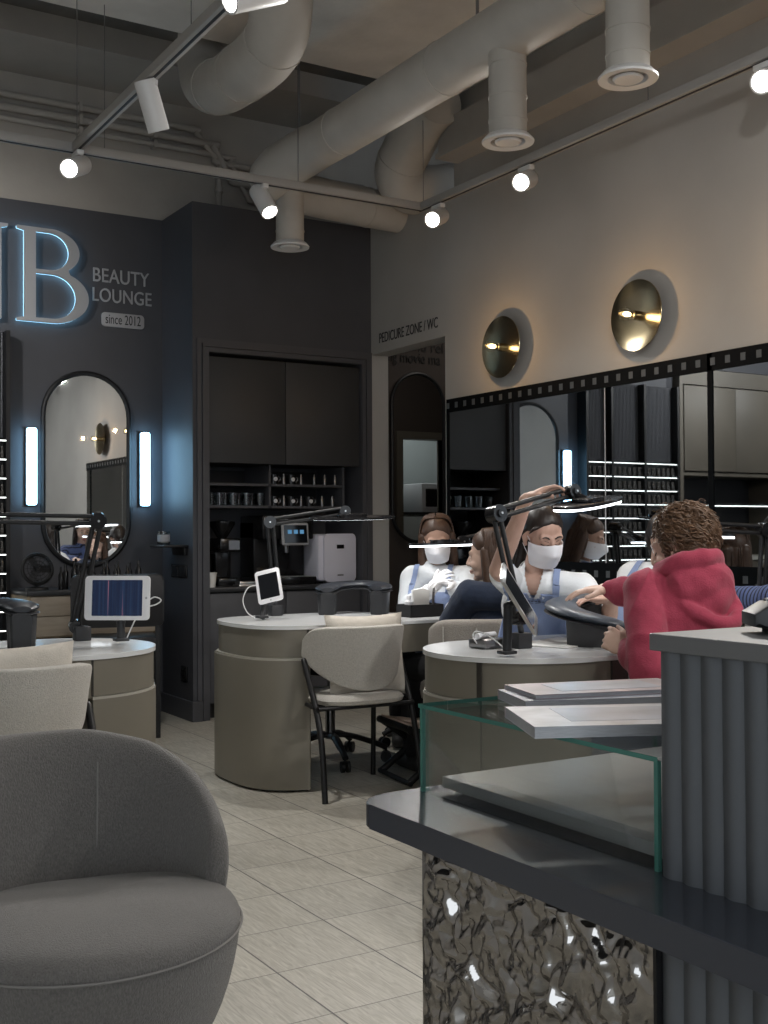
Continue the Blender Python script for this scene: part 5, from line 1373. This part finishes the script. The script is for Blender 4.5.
    for (s_, e_, w_) in ((sR, eR, wR), (sL, eL, wL)):
        if sleeve == 'short':
            m_ = s_.lerp(e_, .62); F.cap(s_, m_, .063*g, .060*g)
        else:
            wq = e_.lerp(w_, J.get('cuff', .86)); F.cap(s_, e_, .066*g, .056*g); F.cap(e_, wq, .056*g, .044*g)
            if sleeve == 'cuffed': F.cap(e_.lerp(w_, J.get('cuff', .86)-.22), e_.lerp(w_, J.get('cuff', .86)-.14), .053*g, .052*g); F.cap(wq, wq+(wq-e_).normalized()*.025, .037, .036)
    if hood:
        back = -f2; Mh = TB
        F.el(neck+back*.050-upv*.030, (.126, .082, .088), Mh @ Matrix.Rotation(R(10), 4, 'X')); F.el(neck+back*.060-upv*.080+r2_*.012, (.094, .062, .098), Mh @ Matrix.Rotation(R(16), 4, 'X'))
        tube(F.b, catmull([neck-r2_*.128-upv*.035+back*.0, neck-r2_*.098+back*.07-upv*.085, neck-r2_*.035+back*.112-upv*.150, neck+r2_*.045+back*.118-upv*.165, neck+r2_*.100+back*.07-upv*.105, neck+r2_*.128-upv*.045], 5), .022, 12)
        ring = [neck+r2_*.098*sin(2*PI*k/40)+back*(.088*cos(2*PI*k/40)+.022)+upv*(.040+.012*cos(2*PI*k/40)) for k in range(41)]
        tube(F.b, ring, .021, 14, flat=.028, up=upv)
    me = F.mesh(.0055, 9 if hood else 4); fold(me, fold_amp, 8.5, 1 if hood else 2)
    if collar:           # open shirt neck
        hg = (neck-pel).length; bm_ = bmesh.new(); bm_.from_mesh(me); kill = []
        for v in bm_.verts:
            q = v.co-pel; x, y, z = q.dot(r2_), q.dot(f2), q.dot(upv)
            if y > 0 and z > hg-.085 and abs(x) < .003+.024*(z-hg+.085)/.08: kill.append(v)
        bmesh.ops.delete(bm_, geom=kill, context='VERTS'); bm_.to_mesh(me); bm_.free()
    me.transform(Matrix.Translation(-O)); topo = mobj('top', me, top, root, ang=80)
    bv = BVHTree.FromPolygons([v.co+O for v in topo.data.vertices], [tuple(p.vertices) for p in topo.data.polygons])
    if sleeve == 'cuffed':
        pass
    hgt = (neck-pel).length
    def proj(x, z, off):       # a point on the clothes in front of the chest
        o = pel+r2_*x+upv*z+f2*.45; h, n_, i_, d_ = bv.ray_cast(o, -f2)
        return (h if h else pel+r2_*x+upv*z+f2*.12)+f2*off
    def ribbon(Q, wd, th, nm, m):
        b = NB(); Q = catmull(Q, 4); rr = []
        for i, p in enumerate(Q):
            d = (Q[min(i+1, len(Q)-1)]-Q[max(i-1, 0)]).normalized(); h, n_, i_, d_ = bv.find_nearest(p); sd = d.cross(n_).normalized()
            rr.append([p+sd*wd+n_*0, p+sd*wd+n_*th, p-sd*wd+n_*th, p-sd*wd])
        loft(b, rr); child(_bm2me(b), nm, m, root, O)
    if collar:
        b = NB()
        def f(u, v):
            s_ = 2*u-1; a = s_*R(158); k = abs(s_)**3; r = .060+.020*v+.022*k*v
            return neck+(-f2*cos(a)+r2_*sin(a))*r-f2*.006+upv*(.012-.022*k-v*(.036+.040*k))+f2*.02*k
        sheet(b, f, 40, 6); child(bmesh_bake(b, [('SOLIDIFY', dict(thickness=.004, offset=1)), ('SMOOTH', dict(iterations=2, factor=.4))]), 'collar', top, root, O)
        b = NB()
        for k in range(3): lathe(b, [(.001, .003), (.0055, .003), (.006, 0)], Matrix.Translation(proj(.0, hgt-.13-.03*k, .001)) @ f2.to_track_quat('Z', 'Y').to_matrix().to_4x4(), 12)
        child(_bm2me(b), 'button', 'page_grey', root, O)
    if apron:
        b = NB(); zb = hgt*J.get('bib', .80)
        def f(u, v):
            z = -.10+(zb+.10)*v; w_ = .160 if v < .55 else .160-.055*((v-.55)/.45)**.7
            return proj((2*u-1)*w_, z, .010+.003*sin(u*17+v*3)*(1-v))
        sheet(b, f, 26, 26); child(bmesh_bake(b, [('SMOOTH', dict(iterations=3, factor=.5)), ('SOLIDIFY', dict(thickness=.005, offset=1))]), 'apron', 'apron_blue', root, O)
        b = NB(); P = [proj(-.042+.014*k, zb-.055, .019) for k in range(8)]
        for k in range(7):
            q = P[k]; rod(b, q, q.lerp(P[k+1], .72), .0016, seg=5)
            rod(b, q-upv*.008, (q-upv*.008).lerp(P[k+1]-upv*.008, .5+.4*((k*3) % 2)), .0012, seg=5)
        child(_bm2me(b), 'apron_print', 'ink_dark', root, O)
        for sx in (-1, 1):
            b = NB(); Q = [proj(sx*.092, zb-.012, .008), proj(sx*.095, zb+.04, .007)]
            for k in range(7):
                a = R(60*k/6*1.6-10); o = neck-upv*.06+r2_*sx*.092; dd = (f2*cos(a)+upv*sin(a)).normalized(); h, n_, i_, d_ = bv.ray_cast(o+dd*.4, -dd)
                if h: Q.append(h+dd*.005)
            b.free(); ribbon(Q, .013, .003, 'apron_strap', 'apron_blue')
    # trousers and shoes
    F = Fig(); F.el(pel-V((0, 0, .005)), (.160, .122, .105), TB)
    for h, k, a in legs: F.cap(h, k, .083, .064); F.cap(k, a+V((0, 0, .02)), .062, .052)
    me = F.mesh(.008, 3); fold(me, .004, 10, 5); child(me, 'trousers', pants, root, O)
    for h, k, a in legs:
        F = Fig(); F.cap(a-V((0, 0, .042))-lf*.035, a-V((0, 0, .045))+lf*.14, .041, .036); F.cap(a-V((0, 0, .02)), a, .042, .042); child(F.mesh(.007, 2), 'shoe', 'shoe', root, O)
    return root
def _bm2me(b):
    me = bpy.data.meshes.new('t'); bmesh.ops.recalc_face_normals(b, faces=b.faces); b.to_mesh(me); b.free(); return me

SEAT = .44
# --- technician with raised arm, facing the client across the table
hc = at(543, 536, 4.72)
f_ = V((.10, -.95, -.30))
J = dict(pel=(3.15, 3.92, SEAT+.09), chest=(3.08, 3.83, .86), neck=hc+V((-.005, .045, -.135)), head=hc, fwd=(0, -1, 0), face=V((-.20, -.90, -.36)), headup=(-.02, -.3, 1), roll=6,
         sR=at(511, 582, 4.75), sL=at(582, 587, 4.69), eR=at(498, 572, 4.40), eL=at(607, 622, 4.62), wR=at(527, 499, 4.38), wL=at(612, 599, 4.42), bulk=.90, bib=.90)
J['eR'] = at(498, 570, 4.50)
J['hR'] = dict(d=RT*.80+UP*.42+FW*.05, n=UP*-.85+RT*.35+FW*-.1, t=FW*-.9+UP*.2, curls=((.25, .5, .4), (.35, .75, .5), (.5, .9, .6), (.6, .9, .6)), spread=.12, thumb=(.6, .5, .5))
J['hL'] = dict(d=-RT*.9+FW*.1, n=(0, 0, -1), t=FW*.5, curl=(.2, .3, .3))
person('person in a white shirt and blue apron with one arm raised to the lamp', J, 'skin', lambda c, M, s: hair_tied(c, M, s), 'hair_dark', 'shirt_white', 'short', mask=True, apron=True, collar=True, vox=.0036, fold_amp=.005)
# --- client in the red hoodie, back to the camera
hc = at(681, 547, 3.82)
sh = RT*.18
J = dict(pel=(2.86, 2.62, SEAT+.09), chest=at(684, 618, 3.76), neck=hc+V((-.01, -.04, -.100)), head=hc, fwd=(-.12, 1, 0), face=V((-.35, .9, -.28)), headup=(0, .25, 1),
         sL=at(645, 589, 3.74), sR=at(712, 593, 3.84), eL=at(648, 672, 3.58), wL=at(629, 648, 3.72), eR=at(655, 596, 4.02), wR=at(609, 589, 4.14), bulk=1.0, cuff=.80)
J['hL'] = dict(d=-RT*.62+UP*.30+FW*.55, n=RT*.35+FW*.75-UP*.3, t=UP*.9-RT*.2, curls=((.7, 1.1, .8), (.8, 1.2, .8), (.9, 1.2, .8), (.9, 1.2, .8)), thumb=(.8, .35, .5))
J['hR'] = dict(d=-RT*.95-UP*.05+FW*.05, n=-UP, t=-FW*.7+UP*.2, curl=(.18, .3, .25), spread=.08, thumb=(.8, .5, .3))
person('person with curly brown hair in a red hoodie, seated with back to the camera', J, 'skin_pale', lambda c, M, s: hair_curly(c, M, s), 'hair_curly', 'red_fleece', 'cuffed', 'trouser_blue', hood=True, vox=.0036, face=True, eyes='down', fold_amp=.010, headscale=.98)
# --- brown-haired technician at the back
hc = at(437, 540, 6.28)
J = dict(pel=(3.60, 5.42, SEAT+.09), chest=hc+V((.03, .07, -.37)), neck=hc+V((.015, .045, -.135)), head=hc, fwd=(-.55, -.8, 0), face=V((-.52, -.80, -.30)), headup=(-.2, -.2, 1), bulk=.95,
         sR=at(412, 577, 6.33), sL=at(465, 577, 6.27), eR=at(408, 606, 6.18), eL=at(470, 604, 6.12), wR=at(433, 589, 6.05), wL=at(452, 585, 6.03))
J['hR'] = dict(d=RT*.5+UP*.65-FW*.3, n=RT*.6-UP*.2+FW*.5, t=UP*.8, curl=(.5, .7, .5)); J['hL'] = dict(d=-RT*.7+UP*.25-FW*.4, n=-UP*.8-RT*.2, t=-RT*.2+UP*.5-FW*.5, curl=(.4, .6, .4))
J['cuff'] = .8; J['knee'] = (.14, .26, 0)
person('person with long brown hair, face mask and white gloves behind the middle table', J, 'skin_tan', lambda c, M, s: hair_long(c, M, s, .24, .082, seed=4), 'hair_brown', 'shirt_white', 'long', mask=True, apron=True, gloves=True, vox=.0045)
# --- client in navy
hc = at(489, 556, 5.42)
J = dict(pel=(3.22, 4.44, SEAT+.09), chest=hc+V((.02, -.06, -.38)), neck=hc+V((.01, -.045, -.135)), head=hc, fwd=(.05, 1, 0), face=V((-.55, .80, -.10)), bulk=1.05,
         sL=at(470, 595, 5.36), sR=at(520, 598, 5.28), eL=at(452, 621, 5.47), eR=at(525, 640, 5.50), wL=at(478, 602, 5.75), wR=at(500, 608, 5.70), cuff=.9)
J['hL'] = dict(d=V((.1, .9, .1)), n=(0, 0, -1), t=(.7, 0, 0), curl=(.2, .3, .2)); J['hR'] = dict(d=V((0, .9, .1)), n=(0, 0, -1), t=(-.7, 0, 0), curl=(.2, .3, .2))
nav = person('person with long brown hair in a navy sweatshirt behind the lamp post', J, 'skin_pale', lambda c, M, s: hair_long(c, M, s, .20, .08, seed=6), 'hair_brown', 'navy_fleece', 'long', 'trouser_black', vox=.0045, eyes='open')
# --- technician hidden behind the red hoodie and the striped client at the edge
hc = at(668, 540, 5.05)
J = dict(pel=(3.70, 4.02, SEAT+.09), chest=hc+V((.03, .10, -.37)), neck=hc+V((.0, .045, -.135)), head=hc, fwd=(0, -1, 0), face=V((0, -.9, -.35)), bulk=.98,
         sR=at(632, 576, 5.12), sL=at(706, 580, 4.95), eR=at(628, 622, 4.98), eL=at(715, 630, 4.80), wR=at(665, 618, 4.78), wL=at(690, 618, 4.75), cuff=.8)
J['hR'] = dict(d=V((.5, -.7, 0)), n=(0, 0, -1), t=(.5, .5, 0), curl=(.4, .5, .4)); J['hL'] = dict(d=V((-.5, -.7, 0)), n=(0, 0, -1), t=(-.5, .5, 0), curl=(.4, .5, .4))
person('person in white sleeves mostly hidden behind the red hoodie', J, 'skin', lambda c, M, s: hair_tied(c, M, s, 9, False), 'hair_dark', 'shirt_white', 'long', mask=True, apron=True, vox=.0055)
hc = V((3.62, 2.74, 1.20))
J = dict(pel=(3.64, 2.62, SEAT+.09), chest=(3.63, 2.66, .86), neck=(3.62, 2.70, 1.06), head=hc, fwd=(0, 1, 0), face=V((-.1, .95, -.2)), bulk=1.0,
         sL=V((3.45, 2.70, 1.0)), sR=V((3.80, 2.70, 1.0)), eL=at(786, 601, 4.10), wL=at(731, 597, 4.42), eR=(3.86, 2.98, .86), wR=(3.72, 3.2, .86), cuff=.92)
J['hL'] = dict(d=-RT*.6+FW*.8, n=-UP, t=RT*.3-FW*.2, curl=(.2, .3, .2)); J['hR'] = dict(d=V((-.3, .9, 0)), n=(0, 0, -1), t=(-.7, 0, 0), curl=(.2, .3, .2))
person('person at the right photo edge with one arm in a striped blue sleeve', J, 'skin_pale', lambda c, M, s: hair_long(c, M, s, .16, .08, seed=8), 'hair_dark', 'stripe_navy', 'long', 'trouser_black', vox=.0055, eyes='open')
for lab, x, y, rz in (('dark castor stool under the technician with the raised arm', 3.0, 4.03, 0), ('dark castor stool under the brown-haired technician', 3.60, 5.43, .3), ('dark castor stool under the white-sleeved technician', 3.70, 4.03, .6)):
    castor_stool(lab, (x, y, 0), rz, SEAT-.02)
for lab, x, y in (('cream fabric chair under the red hoodie client', 2.86, 2.66), ('cream fabric chair under the striped client', 3.64, 2.60)):
    chair(lab, (x, y, 0), R(4))
# ================================================================== LIGHT, SKY, CAMERA
w = bpy.data.worlds.new('World'); sc.world = w; w.use_nodes = True
bg = w.node_tree.nodes['Background']; bg.inputs[0].default_value = (.86, .93, 1, 1); bg.inputs[1].default_value = 1.75
def area(name, loc, rot, sx, sy, e, col=(1, 1, 1)):
    l = bpy.data.lights.new(name, 'AREA'); l.shape = 'RECTANGLE'; l.size = sx; l.size_y = sy; l.energy = e; l.color = col
    o = bpy.data.objects.new(name, l); COL.objects.link(o); o.location = loc; o.rotation_euler = rot
    return o
area('corridor_fill', (5.3, 6.5, 3.15), (0, 0, 0), .5, .3, 4, (1, .93, .85))  # added fill without a fixture, lifts the dark corridor wall
# unseen fill light added for the kitchen behind the corridor
area('kitchen_fill', (6.2, 4.75, 3.1), (0, 0, 0), .5, .3, 9, (.95, 1, .98))
cam = bpy.data.cameras.new('camera'); co = bpy.data.objects.new('camera', cam); COL.objects.link(co)
cam.sensor_fit = 'HORIZONTAL'; cam.sensor_width = 36; cam.lens = FPX/768*36; cam.clip_start = .05; cam.clip_end = 100
M = Matrix((RT, UP, -FW)).transposed().to_4x4(); M.translation = CAM; co.matrix_world = M
sc.camera = co
vs = sc.view_settings; vs.view_transform = 'Standard'; vs.look = 'None'; vs.gamma = 1; vs.use_curve_mapping = False; vs.exposure = .42
cy = sc.cycles; cy.max_bounces = 10; cy.glossy_bounces = 6; cy.transmission_bounces = 8; cy.sample_clamp_indirect = 4; cy.caustics_reflective = False; cy.caustics_refractive = False
try: cy.use_denoising = True
except Exception: pass
